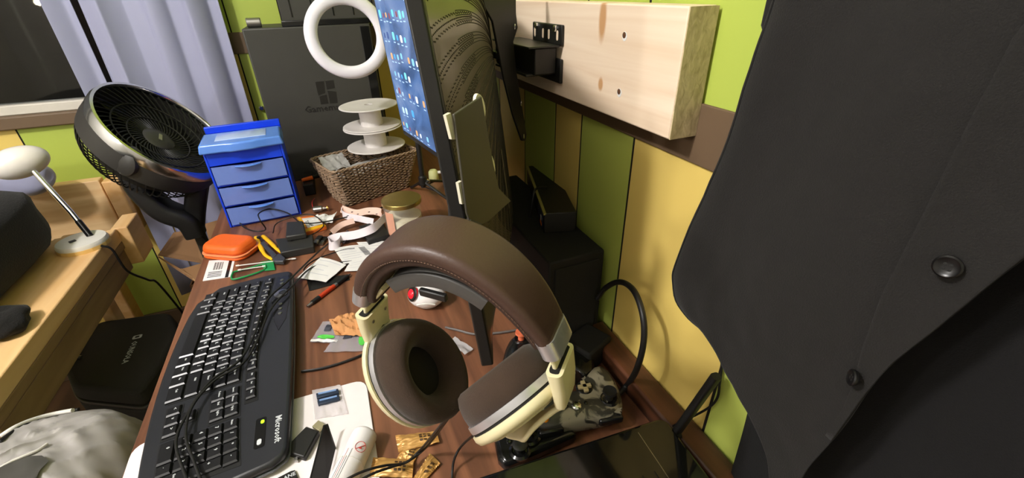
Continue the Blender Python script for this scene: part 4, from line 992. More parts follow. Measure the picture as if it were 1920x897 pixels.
# perforated black strip leaning on the tube
pf = thing('perforated_strip', 'black perforated plastic strip standing on edge beside the white tube', 'strip', pz(610, 860))
a0, a1, a2, a3 = pz(606, 798, .030), pz(626, 842, .008), pz(608, 915, .008), pz(576, 915, .030)
MB().hexa([a0, a1, a2, a3]+[q+V((.002, 0, -.001)) for q in (a0, a1, a2, a3)]).build('panel', M_black, pf)
MB().hexa([a0, pz(615, 795, .028), pz(630, 840, .004), a1]+[q+V((0, 0, -.002)) for q in (a0, pz(615, 795, .028), pz(630, 840, .004), a1)]).build('end_flap', M_black, pf)
nrm_ = (a1-a0).cross(a3-a0).normalized(); nrm_ = nrm_ if nrm_.z > 0 else -nrm_
for i in range(6):
    for j in range(3):
        p = a0.lerp(a1, .2+.28*j).lerp(a3.lerp(a2, .2+.28*j), .16+.14*i)
        MB().lathe([(.0022, .0), (.0026, .0004), (.002, .0006)], 8, axes(p, nrm_), sx=.8, sy=1.6).build('perforation', mat('perforation_grey', (206, 202, 198), .6), pf)
# white tube with prohibition mark
tb = thing('white_tube', 'white plastic tube with a red prohibition sign lying on the board', 'tube', pz(665, 850))
ta, tb_ = pz(686, 812, .017), pz(632, 925, .017); td_ = (tb_-ta).normalized(); Tm = axes(ta, td_)
MB().lathe([(.002, -.0005), (.0135, 0), (.0158, .002), (.0165, .005), (.0168, .12), (.0168, .145)], 36, Tm).build('body', mat('tube_white', (238, 234, 234), .35), tb, smooth=40)
MB().lathe([(.0170, .045), (.0172, .0452), (.0172, .0460), (.0170, .0462)], 36, Tm, close=True).build('seam', M_white, tb)
vdir = (CAM-(ta+td_*.03)); vdir = (vdir-td_*vdir.dot(td_)).normalized(); sd_ = td_.cross(vdir)
M_redp = mat('red_print', (206, 70, 64), .5)
def ontube(s_, a): return ta+td_*s_+(vdir*math.cos(a)+sd_*math.sin(a))*.0171
def rp_(a, R_): return ontube(.030+R_*math.cos(a), -.10+R_*math.sin(a)/.0171)
MB().tube([rp_(2*math.pi*k/28, .0068) for k in range(28)], .00032, 5, closed=True).build('prohibition_ring', M_redp, tb)
MB().tube([rp_(.8, .0066), rp_(.8, .0), rp_(.8+math.pi, .0066)], .0005, 5).build('prohibition_bar', M_redp, tb)
MB().lathe([(.0010, 0), (.0013, .0003), (.0006, .0004)], 10, axes(rp_(0, .0018), vdir), sx=1.0, sy=1.6).build('prohibition_figure', M_redp, tb)
for i in range(4):
    MB().tube([ontube(.035+.010*(i % 2), .42+.15*i), ontube(.075+.01*i, .42+.15*i), ontube(.13, .42+.15*i)], .00022, 4).build('print_line', M_print if i != 2 else M_redp, tb)
MB().tube([ontube(.085, -.62), ontube(.11, -.62), ontube(.14, -.62)], .0004, 4).build('print_line', M_print, tb)
# corner of a black label
lbM = [(545, 884), (553, 882), (566, 915), (515, 925), (518, 898)]
bl = slab('black_label', lbM, .003, .006, M_black); tag(bl, 'black lettered box corner on the white board at the bottom edge', 'box')
text('lettering', 'ANE', .007, M_leg, flatM(543, 893, .0063, 556, 887), bl)
# gold sachets
M_gsa = mat('gold_foil', (196, 150, 84), .34, metal=.3, var=.2, vscale=60); M_gprint = mat('sachet_print', (70, 48, 24), .6)
sach = [([(741, 817), (818, 809), (824, 829), (747, 848)], 'gold foil sachet directly below the left ear cup', 0),
        ([(700, 858), (776, 862), (773, 896), (692, 893)], 'gold foil sachet touching the white tube', 1),
        ([(806, 850), (826, 869), (800, 897), (770, 905)], 'gold foil sachet angled rightmost of the group', 2),
        ([(756, 838), (788, 840), (776, 868), (744, 860)], 'gold foil sachet half covered in the middle of the group', 3)]
for P, lb_, k in sach:
    def f(u, v, P=P, k=k):
        q = lerp2(P, u, v); h = .003+.002*(3-k if k < 3 else 0)*.6; p = pz(q[0], q[1], h); e_ = min(1, 6*min(u, 1-u)); p.z += .0045*math.sin(math.pi*u)**.5*math.sin(math.pi*v)*e_+.0016*noise.noise(V((u*6, v*6, k*4.)))
        if u < .12 or u > .88: p.z += .0007*math.sin(v*60)
        return p
    o = MB().grid(f, 22, 26, th=V((0, 0, -.0012))).build('foil_sachet', M_gsa, smooth=30); tag(o, lb_, 'sachet', 'gold foil sachets')
    for i in range(3):
        for j in range(3):
            def g(u, v, i=i, j=j): return V(f(.56+.10*j+.07*u, .22+.2*i+.12*v))+V((0, 0, .0007))
            MB().grid(g, 2, 2).build('print_mark', M_gprint, o)
# ======================= GAME PADS, BOXES AND CABLES BY THE WALL =======================
def gamepad(Mx, label, mb, ms, cols, dcol, camo=False):
    t = thing('game_controller', label, 'game controller', Mx, 'game controllers on the desk')
    half = [(0, .036), (.03, .037), (.055, .035), (.070, .020), (.077, -.010), (.077, -.040), (.070, -.057), (.058, -.057), (.047, -.040), (.034, -.022), (.016, -.016)]
    P = half + [(0, -.015)] + [(-x, y) for x, y in reversed(half[1:])]
    P = [(p.x, p.y) for p in spline([V((x, y, 0)) for x, y in P], 3, True)]
    lay = [(.82, .000), (.96, .008), (1.0, .018), (.97, .028), (.88, .034), (.70, .037), (.4, .038)]
    vs, fs = [], []; n = len(P)
    for k, z in lay: vs += [V((x*k, y*k+(-.004*(1-k)), z)) for x, y in P]
    for i in range(len(lay)-1):
        for j in range(n): fs.append((i*n+j, i*n+(j+1) % n, (i+1)*n+(j+1) % n, (i+1)*n+j))
    fs += [tuple(range(n-1, -1, -1)), tuple((len(lay)-1)*n+j for j in range(n))]
    MB().add(vs, fs, Mx).build('body', mb, t, smooth=50)
    for (x, y, cr_) in ((-.050, .012, cols[4]), (.022, -.014, cols[4])):
        MB().lathe([(.0135, .033), (.0140, .036), (.0115, .0385), (.009, .037)], 24, Mx @ T(x, y, 0)).build('stick_ring', M_black_gloss, t, smooth=40)
        s_ = MB().lathe([(.0055, .036), (.005, .046), (.0085, .048), (.0102, .050), (.0098, .0535), (.007, .0527), (.002, .0523)], 24, Mx @ T(x, y, 0)).build('thumbstick', cr_, t, smooth=40)
    MB().lathe([(.0125, .034), (.0130, .0375), (.0115, .039), (.004, .0385)], 24, Mx @ T(-.022, -.014, 0)).build('pad_disc', M_black_gloss, t, smooth=40)
    MB().box((0, 0, .0405), (.0066, .0200, .0045), Mx @ T(-.022, -.014, 0)).box((0, 0, .0405), (.0200, .0066, .0045), Mx @ T(-.022, -.014, 0)).build('direction_pad', dcol, t, bevel=.0006)
    for (x, y, c_) in ((.049, .0015, cols[0]), (.0605, .013, cols[1]), (.0375, .013, cols[2]), (.049, .0245, cols[3])):
        MB().lathe([(.0048, .033), (.0050, .0375), (.0040, .0398), (.001, .0405)], 16, Mx @ T(x, y, 0)).build('face_button', c_, t, smooth=60)
    MB().lathe([(.0075, .036), (.0075, .0385), (.005, .040), (.001, .0404)], 20, Mx @ T(0, .014, 0)).build('guide_button', M_chrome, t, smooth=60)
    for x in (-.0145, .0145): MB().lathe([(.0030, .036), (.0030, .0385), (.001, .0392)], 12, Mx @ T(x, .013, 0)).build('menu_button', M_black_gloss, t, smooth=60)
    for x in (-.044, .044): MB().box((x, .036, .022), (.036, .010, .012), Mx).build('bumper', M_black_gloss, t, bevel=.003)
    if camo:
        for (x, y, w_, h_, a) in ((-.066, -.015, .012, .022, .3), (-.058, .028, .02, .008, -.3), (-.030, .022, .012, .010, .5), (-.069, -.036, .010, .016, 0), (-.034, -.030, .008, .012, .6)):
            k = .90; MB().prism([(q[0]+.001*math.sin(i*2.7)*2, q[1]+.0016*math.sin(i*1.9)) for i, q in enumerate(rrect(w_, h_, .003, 3))], .0335, .0352, Mx @ T(x*k, y, .0002 if abs(x) < .05 else -.0035) @ RZ(a)).build('camo_patch', camo, t)
    return t
M_gun = wood('camo_dark', (46, 44, 38), (134, 128, 110), (38, 38, 38), .36, None, .02); M_gun.node_tree.nodes['Color Ramp'].color_ramp.elements[0].position = .50; M_gun.node_tree.nodes['Color Ramp'].color_ramp.elements[1].position = .56; M_camo = mat('camo_grey', (128, 122, 104), .4)
B_or, B_bl, B_gn, B_rd = mat('button_orange', (244, 150, 20), .3), mat('button_blue', (60, 90, 206), .3), mat('button_green', (120, 150, 40), .3), mat('button_red', (206, 70, 40), .3)
g1c = pz(1080, 752, .045); xa = pz(1037, 762, .045)-pz(1121, 746, .045); xa.z = 0; xa.normalize()
G1 = basis(V((g1c.x, g1c.y, DZ+.004)), xa, V((0, 0, 1)).cross(xa), (0, 0, 1)) @ T(0, -.010, 0) @ Matrix.Scale(.94, 4)
gamepad(G1, 'grey camouflage game controller with pale direction pad beside the desk rail', M_gun, None, [B_gn, B_rd, B_bl, B_or, M_black_matte], mat('pad_bronze', (190, 172, 128), .35, metal=.5), M_camo)
s2 = pz(977, 628, .045); e2_ = pz(1076, 640, .04); xa = e2_-s2; xa.z = 0; xa.normalize()
G2 = basis(V((s2.x, s2.y, DZ)), xa, V((0, 0, 1)).cross(xa), (0, 0, 1)) @ T(.046, -.011, .002) @ Matrix.Scale(.92, 4)
gamepad(G2, 'black game controller with an orange thumbstick behind the right ear cup', M_black_gloss, None, [B_gn, B_rd, mat('button_yellow', (230, 170, 30), .3), B_or, mat('stick_orange', (232, 120, 84), .5)], M_black)
# low black pad with two sticks
jp = thing('joystick_pad', 'low glossy black gamepad with two dark thumbsticks under the right ear cup', 'game controller', pz(1000, 830))
slab('body', ((925, 815), (985, 782), (1050, 786), (1085, 812), (1010, 846), (948, 872), (934, 858)), 0, .020, M_black_gloss, jp, bevel=.006)
for (a, b_, R_) in ((990, 815, .017), (975, 846, .013)):
    q = pz(a, b_, .022)
    MB().lathe([(R_, -.003), (R_+.001, .001), (R_-.002, .003), (R_-.004, .001)], 28, T(q)).build('stick_ring', M_black_gloss, jp, smooth=40)
    MB().lathe([(.006, 0), (.005, .008), (.009, .011), (.0095, .013), (.007, .0145), (.002, .0138)], 24, T(q)).build('thumbstick', M_black, jp, smooth=40)
MB().lathe([(.0035, 0), (.0035, .0015), (.001, .002)], 12, T(pz(954, 828, .020))).build('button', M_black_gloss, jp, smooth=60)
# router
RA, RB_ = pz(876, 899, .048), pz(1246, 779, .048); rd = RB_-RA; rd.z = 0; rdl = rd.length; rd.normalize(); rn = V((0, 0, 1)).cross(rd)
RMx = basis(V((RA.x, RA.y, DZ)), rd, rn, (0, 0, 1))
ro = thing('router', 'glossy black router with an upright antenna at the bottom edge', 'router', RMx)
MB().prism(rrect(rdl, .19, .012, 4), .006, .046, RMx @ T(rdl/2, -.095, 0)).build('body', mat('router_gloss', (20, 20, 20), .07), ro, bevel=.004, seg=3)
MB().prism(rrect(rdl+.002, .192, .012, 4), .0, .006, RMx @ T(rdl/2, -.095, 0)).build('base', M_black, ro)
MB().span((.02, -.0004, .036), (.07, .0008, .0385), RMx).build('accent_strip', mat('accent_olive', (150, 130, 50), .4), ro)
for i in range(10): MB().span((.06+.016*i, -.16, .046), (.0615+.016*i, -.06, .0466), RMx).build('vent_groove', M_black, ro)
MB().span((rdl-.045, -.14, .046), (rdl-.0445, -.01, .0464), RMx).build('seam_line', M_steel, ro)
ab = RMx @ V((rdl+.004, -.020, .035)); at_ = pX(1343, 706, .337)
MB().tube([ab+V((-.012, 0, 0)), ab+V((.004, 0, 0))], .008, 12).build('antenna_hinge', M_black, ro, smooth=40)
MB().sweep([ab, ab.lerp(at_, .5), at_], lambda t_: rrect(.0085+.001*t_, .0135-.002*t_, .003, 3), (0, -1, 0)).build('antenna', M_black, ro, smooth=50)
cable('antenna_lead', [ab+V((.005, .01, .0)), pX(1335, 760, .352), pX(1350, 715, .355), pX(1356, 640, .355)], .0015, M_cable, 'thin dark wire rising along the wall behind the antenna')
# subwoofer-like black cabinet and the boxed device on it
sw = thing('speaker_cabinet', 'black speaker cabinet standing on the desk against the wall', 'speaker', (.298, .65, DZ))
MB().span((.252, .484, DZ), (.347, .83, ZC-.352)).build('body', M_black_matte, sw, bevel=.003)
MB().span((.262, .4815, DZ+.012), (.337, .484, ZC-.365)).build('front_grille', mat('grille_cloth', (26, 25, 23), .95, bump=.5, bscale=900), sw, bevel=.001)
hb = ZC-.352-DZ
q0, q1 = pz(1020, 438, hb), pz(1080, 437, hb); xx = (q1-q0); xx.z = 0; wl = xx.length; xx.normalize(); yy = V((0, 0, 1)).cross(xx)
DBM = basis(q0, xx, yy, (0, 0, 1)) @ RZ(.10)
db = thing('device_box', 'black product box with a dark blue picture on the speaker cabinet', 'box', DBM)
MB().span((0, 0, 0), (wl, .22, .036), DBM).build('body', M_black, db, bevel=.0012)
MB().span((-.0012, .012, .003), (0, .060, .032), DBM).build('picture', mat('picture_navy', (36, 44, 74), .3), db)
MB().span((-.0018, .020, .004), (-.0012, .034, .009), DBM).build('orange_label', mat('label_orange', (222, 110, 30), .5), db)
MB().span((-.0018, .024, .012), (-.0012, .029, .021), DBM).build('white_mark', M_paper, db)
MB().span((-.0014, .0, .033), (.003, .22, .0365), DBM).build('edge_band', mat('edge_olive', (150, 140, 76), .4), db)
cable('speaker_cable', [DBM @ V((.02, .10, .038)), DBM @ V((-.004, .075, .046)), DBM @ V((-.012, .062, .02)), DBM @ V((-.02, .065, -.04)), DBM @ V((-.02, .10, -.13))], .0022, M_cable, 'black cable hanging over the product box on the speaker')
cable('power_cable', [pX(1120, 560, .335), pX(1136, 540, .34), pX(1162, 529, .335), pX(1188, 545, .325), pX(1205, 590, .315), pX(1207, 640, .31), pX(1195, 690, .308), pz(1178, 720, .02), pz(1160, 740, .01)], .0042, M_cable, 'thick black power cable looping out from the wall', n=10)
cable('white_lead', [pz(1066, 684, .03), pz(1078, 696, .02), pz(1092, 715, .012)], .0018, M_white, 'short white cable end beside the camouflage controller')
tag(MB().box((0, 0, .022), (.06, .05, .044), T(pz(1100, 672, 0)) @ RZ(.4)).build('black_adapter', M_black_matte, bevel=.004), 'black cube adapter next to the desk rail behind the controllers', 'adapter')

# ======================= BLACK SHIRT ON THE RIGHT =======================
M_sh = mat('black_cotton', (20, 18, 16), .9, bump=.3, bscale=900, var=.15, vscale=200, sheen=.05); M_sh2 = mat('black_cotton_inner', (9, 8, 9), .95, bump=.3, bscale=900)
sh = thing('hanging_shirt', 'black button-up shirt hanging in front of the planked wall', 'shirt', pX(1600, 500, .30))
Lp = [(1452, -70), (1438, 2), (1404, 100), (1376, 185), (1342, 285), (1298, 390), (1256, 495), (1249, 530), (1254, 572), (1275, 605), (1312, 640), (1345, 684), (1378, 735), (1404, 788), (1424, 845), (1431, 897), (1432, 960)]
Rp = [(2350, -70), (2350, 60), (2300, 160), (2200, 250), (2100, 330), (2010, 404), (1920, 482), (1860, 528), (1800, 578), (1730, 636), (1670, 682), (1625, 730), (1590, 782), (1556, 828), (1520, 868), (1500, 897), (1470, 960)]
Ls = spline([V((a, b_, 0)) for a, b_ in Lp], 3); Rs = spline([V((a, b_, 0)) for a, b_ in Rp], 3)
SX = .285
def shf(u, v):
    k = v*(len(Ls)-1); i = min(int(k), len(Ls)-2); fr2 = k-i
    a = Ls[i].lerp(Ls[i+1], fr2); b_ = Rs[i].lerp(Rs[i+1], fr2); q = a.lerp(b_, u)
    p = pX(q.x, q.y, SX)
    w_ = .006*math.sin(p.y*46+p.z*9)+.004*noise.noise(V((p.y*14, p.z*9, 3)))+.0012*noise.noise(V((p.y*60, p.z*50, 1)))
    e_ = max(0, 1-u/.06); p.x += w_*.8+.010*e_*e_
    return p
MB().grid(shf, 90, 70).build('front_panel', M_sh, sh, smooth=180, solid=.0012)
def ridge_line(pts, dxx, r_): return [pX(a, b_, SX)+V((-dxx, 0, 0)) for a, b_ in pts]
# placket: a second layer of cloth along the buttons
def plf(u, v):
    A2 = [(2040, -70), (1920, 62), (1850, 190), (1790, 300), (1720, 430), (1660, 545), (1618, 650), (1600, 712), (1575, 770), (1545, 818)]
    k = v*(len(A2)-1); i = min(int(k), len(A2)-2); a = V((*A2[i], 0)).lerp(V((*A2[i+1], 0)), k-i)
    B2 = [(2350, 0), (2300, 160), (2200, 250), (2080, 345), (1960, 448), (1840, 545), (1740, 628), (1670, 682), (1618, 740), (1556, 828)]
    b_ = V((*B2[i], 0)).lerp(V((*B2[i+1], 0)), k-i); q = a.lerp(b_, u); p = pX(q.x, q.y, SX)
    w_ = .006*math.sin(p.y*46+p.z*9)+.004*noise.noise(V((p.y*14, p.z*9, 3)))+.0012*noise.noise(V((p.y*60, p.z*50, 1)))
    p.x += w_*.8-.0026; return p
plk = MB().grid(plf, 20, 60).build('button_placket', M_sh, sh, smooth=180, solid=.0016)
M_btn = mat('black_button', (16, 15, 16), .3)
for (a, b_, tl, R_) in ((1777, 500, 0, .0062), (1600, 709, 1.0, .0056)):
    p = pX(a, b_, SX-.0035); d = V((-1, -.25, .15)) if not tl else V((-.75, .62, .1))
    Bm = axes(p, d)
    bt = MB().lathe([(R_*.9, -.0012), (R_, 0), (R_, .0012), (R_*.86, .0019), (R_*.70, .0012), (R_*.3, .0010), (.0003, .0010)], 28, Bm).build('button', M_btn, sh, smooth=40)
    for (hx, hy) in ((-1, -1), (1, -1), (-1, 1), (1, 1)):
        MB().lathe([(.0007, .0009), (.0009, .0012), (.0004, .0013)], 8, Bm @ T(hx*R_*.2, hy*R_*.2, 0)).build('thread_hole', M_black_matte, bt)
# hem along the left edge and curved tail
hemP = [shf(.004, .03+.96*i/60)+V((-.001, 0, 0)) for i in range(61)]
MB().tube(hemP, .0011, 6).build('hem_seam', M_sh, sh, smooth=60)
# back panel, further from the camera and of a darker black cloth
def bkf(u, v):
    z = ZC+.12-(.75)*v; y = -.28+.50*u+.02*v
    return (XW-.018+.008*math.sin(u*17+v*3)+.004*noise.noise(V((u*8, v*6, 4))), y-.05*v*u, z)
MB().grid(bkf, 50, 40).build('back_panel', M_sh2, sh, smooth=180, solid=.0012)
# cuff tab at the top
cuff = [(1446, -50), (1424, 48), (1428, 62), (1436, 73), (1470, 60), (1500, -50)]
P = [pX(a, b_, SX+.012) for a, b_ in cuff]
m_ = MB(); m_.add([p for p in P]+[p+V((.006, 0, 0)) for p in P], [tuple(range(6)), tuple(range(11, 5, -1))]+[(i, (i+1) % 6, 6+(i+1) % 6, 6+i) for i in range(6)])
m_.build('sleeve_cuff', M_sh, sh, bevel=.002)
# shoulder part up to a wall hook above the frame
def upf2(u, v):
    p0 = V(shf(u, 0)); top = V((.325, -.02+.10*(1-u), ZC+.34)); q = p0.lerp(top, v); q.x += .012*math.sin(u*20)*v*(1-v)*3; return q
MB().grid(upf2, 40, 14).build('shoulder', M_sh, sh, smooth=180, solid=.0012)
hk = thing('wall_peg', 'wooden wall peg above the frame carrying the black shirt', 'peg', (XW, .03, ZC+.33))
MB().tube([(XW+.002, .03, ZC+.34), (.33, .03, ZC+.345), (.30, .03, ZC+.365)], .008, 10).build('peg', M_rail, hk, smooth=40)
MB().span((XW-.006, -.01, ZC+.31), (XW, .07, ZC+.38)).build('back_plate', M_rail, hk, bevel=.002)

# ======================= LEFT SIDE =======================
# fan
FO = pY(309, 247, 1.40); fnv = V((.784, -.235, .706)).normalized(); FM = axes(FO, fnv); FR = .158
M_fan = mat('fan_charcoal', (52, 50, 47), .42); M_fand = mat('fan_black', (26, 25, 24), .5)
fa = thing('fan', 'black tilted pedestal fan with a chrome front ring by the curtain', 'fan', V((-.405, 1.42, 0)))
MB().lathe([(FR*.94, .0), (FR, -.004), (FR*1.0, -.045), (FR*.985, -.062), (FR*.96, -.062), (FR*.94, -.01)], 64, FM, close=True).build('housing', M_fan, fa, smooth=40)
MB().lathe([(FR*.93, .004), (FR*.945, .010), (FR*.985, .010), (FR*1.005, .0), (FR*1.005, -.014), (FR*.96, -.014), (FR*.93, .0)], 64, FM, close=True).build('chrome_ring', M_chrome, fa, smooth=50)
fg = MB(); 
for k in range(48):
    a0 = 2*math.pi*k/48; P = []
    for i in range(10):
        r_ = FR*(.20+.74*i/9); a = a0+.9*(i/9); P.append(FM @ V((r_*math.cos(a), r_*math.sin(a), -.030+.030*(i/9)**2)))
    fg.tube(P, .0017, 4)
fg.build('front_grille', M_fand, fa, smooth=60)['kind'] = 'stuff'
for r_ in (.45, .68): MB().tube([FM @ V((FR*r_*math.cos(q), FR*r_*math.sin(q), -.030+.030*((r_-.2)/.74)**2+.002)) for q in [2*math.pi*k/40 for k in range(40)]], .0020, 5, closed=True).build('grille_hoop', M_fand, fa, smooth=60)
MB().lathe([(FR*.22, -.034), (FR*.23, -.028), (FR*.20, -.024), (FR*.12, -.022), (.001, -.022)], 32, FM).build('badge', M_fan, fa, smooth=40)
MB().box((0, 0, -.0205), (.022, .007, .002), FM @ RZ(.5)).build('badge_mark', mat('badge_silver', (130, 130, 104), .4), fa)
bl_ = MB()
for k in range(5):
    a0 = 2*math.pi*k/5
    def bf(u, v, a0=a0): r_ = FR*(.2+.70*v); a = a0+.75*(u-.5)*(1.1-.3*v); return (r_*math.cos(a), r_*math.sin(a), -.055+.022*(u-.5))
    MB().grid(bf, 6, 6, FM, th=FM.to_3x3() @ V((0, 0, .002))).build('blade', M_fand, fa, smooth=60)
rg = MB()
for k in range(56):
    a = 2*math.pi*k/56; P = []
    for i in range(9):
        t_ = i/8; r_ = FR*(.97-.62*t_**1.6); P.append(FM @ V((r_*math.cos(a+.3*t_), r_*math.sin(a+.3*t_), -.060-.085*math.sin(t_*math.pi/2))))
    rg.tube(P, .0018, 4)
rg.build('rear_grille', M_fand, fa, smooth=60)['kind'] = 'stuff'
MB().lathe([(FR*.95, -.052), (FR*.90, -.075), (FR*.74, -.105), (FR*.5, -.128), (FR*.35, -.135), (FR*.35, -.130), (FR*.5, -.122), (FR*.74, -.099), (FR*.88, -.070)], 48, FM, close=True).build('added_dark_cone', mat('fan_inner_black', (10, 10, 10), .7), fa, smooth=40)  # added dark cone closes the view through, keeping the fan interior black
MB().lathe([(FR*.40, -.10), (FR*.40, -.15), (FR*.30, -.165), (.001, -.168)], 32, FM).build('motor_cover', M_fand, fa, smooth=40)
kp = pY(238, 302, 1.27)
MB().lathe([(.030, -.02), (.034, -.016), (.034, .010), (.026, .016), (.004, .018)], 28, axes(kp, (-.5, -.75, .2))).build('tilt_knob', M_fan, fa, smooth=40)
neckP = [pY(240, 312, 1.38), pY(262, 352, 1.38), pY(305, 392, 1.38), pY(350, 412, 1.38), pY(368, 440, 1.38)]
MB().sweep(spline(neckP, 6), lambda t_: rrect(.055+.02*math.sin(math.pi*t_), .05, .015, 3), (0, -1, 0)).build('yoke', M_fand, fa, smooth=50)
nb_ = [pY(372, 340, 1.40), pY(366, 390, 1.40), pY(364, 430, 1.40)]
MB().sweep(spline(nb_, 5), lambda t_: rrect(.075-.03*t_, .05, .015, 3), (0, -1, 0)).build('neck', M_fand, fa, smooth=50)
pb0 = pY(368, 425, 1.40); 
MB().tube([pb0, V((pb0.x, pb0.y, .03))], .0155, 16).build('pole', M_fan, fa, smooth=40)
MB().tube([V((pb0.x, pb0.y, .55)), V((pb0.x, pb0.y, .49))], .021, 16).build('height_collar', M_fand, fa, smooth=40)
MB().lathe([(.10, 0), (.105, .006), (.095, .02), (.03, .035)], 40, T(pb0.x, pb0.y, 0)).build('base', M_fand, fa, smooth=40)
MB().tube(spline([pb0+V((.01, -.03, -.02)), pb0+V((.03, -.03, -.08)), pb0+V((.0, -.03, -.14)), pb0+V((.03, -.02, -.2)), pb0+V((.02, -.01, -.4))], 6), .003, 6).build('power_cord', M_cable, fa, smooth=60)

# wooden bunk frame
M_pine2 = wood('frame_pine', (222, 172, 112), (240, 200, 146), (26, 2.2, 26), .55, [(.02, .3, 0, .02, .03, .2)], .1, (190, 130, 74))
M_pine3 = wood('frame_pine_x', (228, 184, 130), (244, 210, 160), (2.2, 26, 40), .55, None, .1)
M_pine_shade = wood('frame_pine_shaded', (132, 104, 70), (164, 134, 96), (26, 2.2, 26), .6, None, .1)  # darker pine: the shade on the side faces is put into the colour
ZB = ZC-.55
wf = thing('bunk_frame', 'pale pine bunk frame with a wide rail along the left side', 'bed frame', (-.66, 1.1, 0))
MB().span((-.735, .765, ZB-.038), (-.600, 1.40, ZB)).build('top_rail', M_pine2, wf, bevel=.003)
MB().span((-.640, .765, ZB-.062), (-.602, 1.42, ZB-.0385)).build('inner_rail', M_pine_shade, wf, bevel=.003)
MB().span((-.638, .765, ZB-.125), (-.606, 1.40, ZB-.064)).build('side_board', M_pine_shade, wf, bevel=.003)
MB().span((-.735, 1.40, 0), (-.705, 1.44, ZB-.01)).build('post', M_pine2, wf, bevel=.003)
MB().span((-.615, 1.40, ZB-.115), (-.577, 1.50, ZB-.0)).build('rail_block', M_pine2, wf, bevel=.003)
MB().span((-1.3, 1.70, ZC-.675), (-.712, 1.738, ZC-.500)).build('head_plank', M_pine3, wf, bevel=.003)
MB().span((-.705, 1.690, ZC-.690), (-.662, 1.770, ZC-.505)).build('corner_post', M_pine2, wf, bevel=.004)
MB().span((-.850, 1.70, 0), (-.805, 1.76, ZC-.676)).build('corner_leg', M_pine2, wf, bevel=.004)
MB().span((-.735, .765, 0), (-.66, .82, ZB-.038)).build('post', M_pine2, wf, bevel=.003)
# lamp
lp = thing('gooseneck_lamp', 'white reading lamp with an egg head and bent chrome neck', 'lamp', pt(157, 462, 1.12))
lb_ = pz(157, 458, ZB-DZ+.006); lb_.z = ZB
MB().lathe([(.046, 0), (.052, .004), (.053, .014), (.050, .020), (.012, .023), (.001, .0235)], 40, T(lb_)).build('base', M_white, lp, smooth=40)
MB().prism(rrect(.014, .014, .002, 2), .0232, .0236, T(lb_) @ T(-.012, -.012, 0) @ RZ(.6)).build('switch', M_black, lp)
MB().lathe([(.0535, .0), (.0538, .001), (.0538, .009), (.0535, .010)], 20, T(lb_), close=True).build('base_band', mat('lamp_band', (236, 196, 120), .5), lp)
dl_ = (lb_-CAM).dot(Fw)
n0 = lb_+V((.018, .006, .022)); n3 = pt(64, 322, dl_*.985)
n1 = pt(133, 398, dl_*1.0); 
MB().tube([n0, n1, n3], .0062, 10).build('neck', M_chrome, lp, smooth=60)
MB().tube([n0, n0.lerp(n1, .62)], .0072, 10).build('neck_sleeve', M_black_gloss, lp, smooth=60)
hc = pt(36, 305, dl_*.985)
MB().ball((0, 0, 0), 1, 20, axes(hc, V((.25, -.75, .35)), (-.2, 0, 1)), (.060, .038, .042)).build('head', mat('lamp_white', (232, 226, 220), .25), lp, smooth=60)
MB().tube(spline([lb_+V((.045, -.03, .006)), lb_+V((.062, -.03, -.01)), lb_+V((.064, -.02, -.08)), lb_+V((.080, .02, -.14)), lb_+V((.084, .06, -.19)), lb_+V((.075, .16, -.45)), lb_+V((.07, .17, -.722))], 6), .003, 6).build('cord', M_cable, lp, smooth=60)
# black cushion on the frame
M_cush = mat('black_fleece', (20, 18, 17), .95, bump=.6, bscale=260, sheen=.05)
def blob(c, sx, sy, sz, seed, amp=.08, p=3.0, nu=40, nv=24):
    def f(u, v):
        a = 2*math.pi*u; b_ = math.pi*(v-.5); d = V((math.cos(b_)*math.cos(a), math.cos(b_)*math.sin(a), math.sin(b_)))
        k = (abs(d.x)**p+abs(d.y)**p+abs(d.z)**p)**(-1/p); k *= 1+amp*noise.noise(d*1.8+V((seed, 0, 0)))
        return V(c)+V((d.x*sx, d.y*sy, d.z*sz))*k
    return MB().grid(f, nu, nv, wrapu=True)
tag(blob((-.94, 1.05, ZB+.086), .265, .36, .088, 2, .05, 5.0).build('black_cushion', M_cush, smooth=180), 'big black fleece cushion lying on the bunk frame', 'cushion')
p = pY(20, 340, 1.60); tag(blob(p, .09, .05, .045, 4).build('lavender_pillow', M_curt, smooth=180), 'small lavender pillow behind the white lamp head', 'pillow')
crumple('white_cloth', T(pY(25, 352, 1.66)) @ RY(.1), .14, .05, 0, M_paper, .004, 3, 'white cloth edge lying along the top of the pine plank', 'cloth')
p = pz(4, 606, ZB-DZ+.02); tag(blob(p, .035, .04, .02, 7, .25).build('black_glove', M_cush, smooth=180), 'small black knitted glove on the bunk rail at the left edge', 'glove')
# mattress under the cushion so that it rests on something
tag(MB().span((-1.32, .765, ZB-.16), (-.742, 1.34, ZB-.075)).build('mattress', mat('mattress_dark', (52, 50, 54), .9), bevel=.02, seg=3), 'dark thin mattress inside the bunk frame', 'mattress')
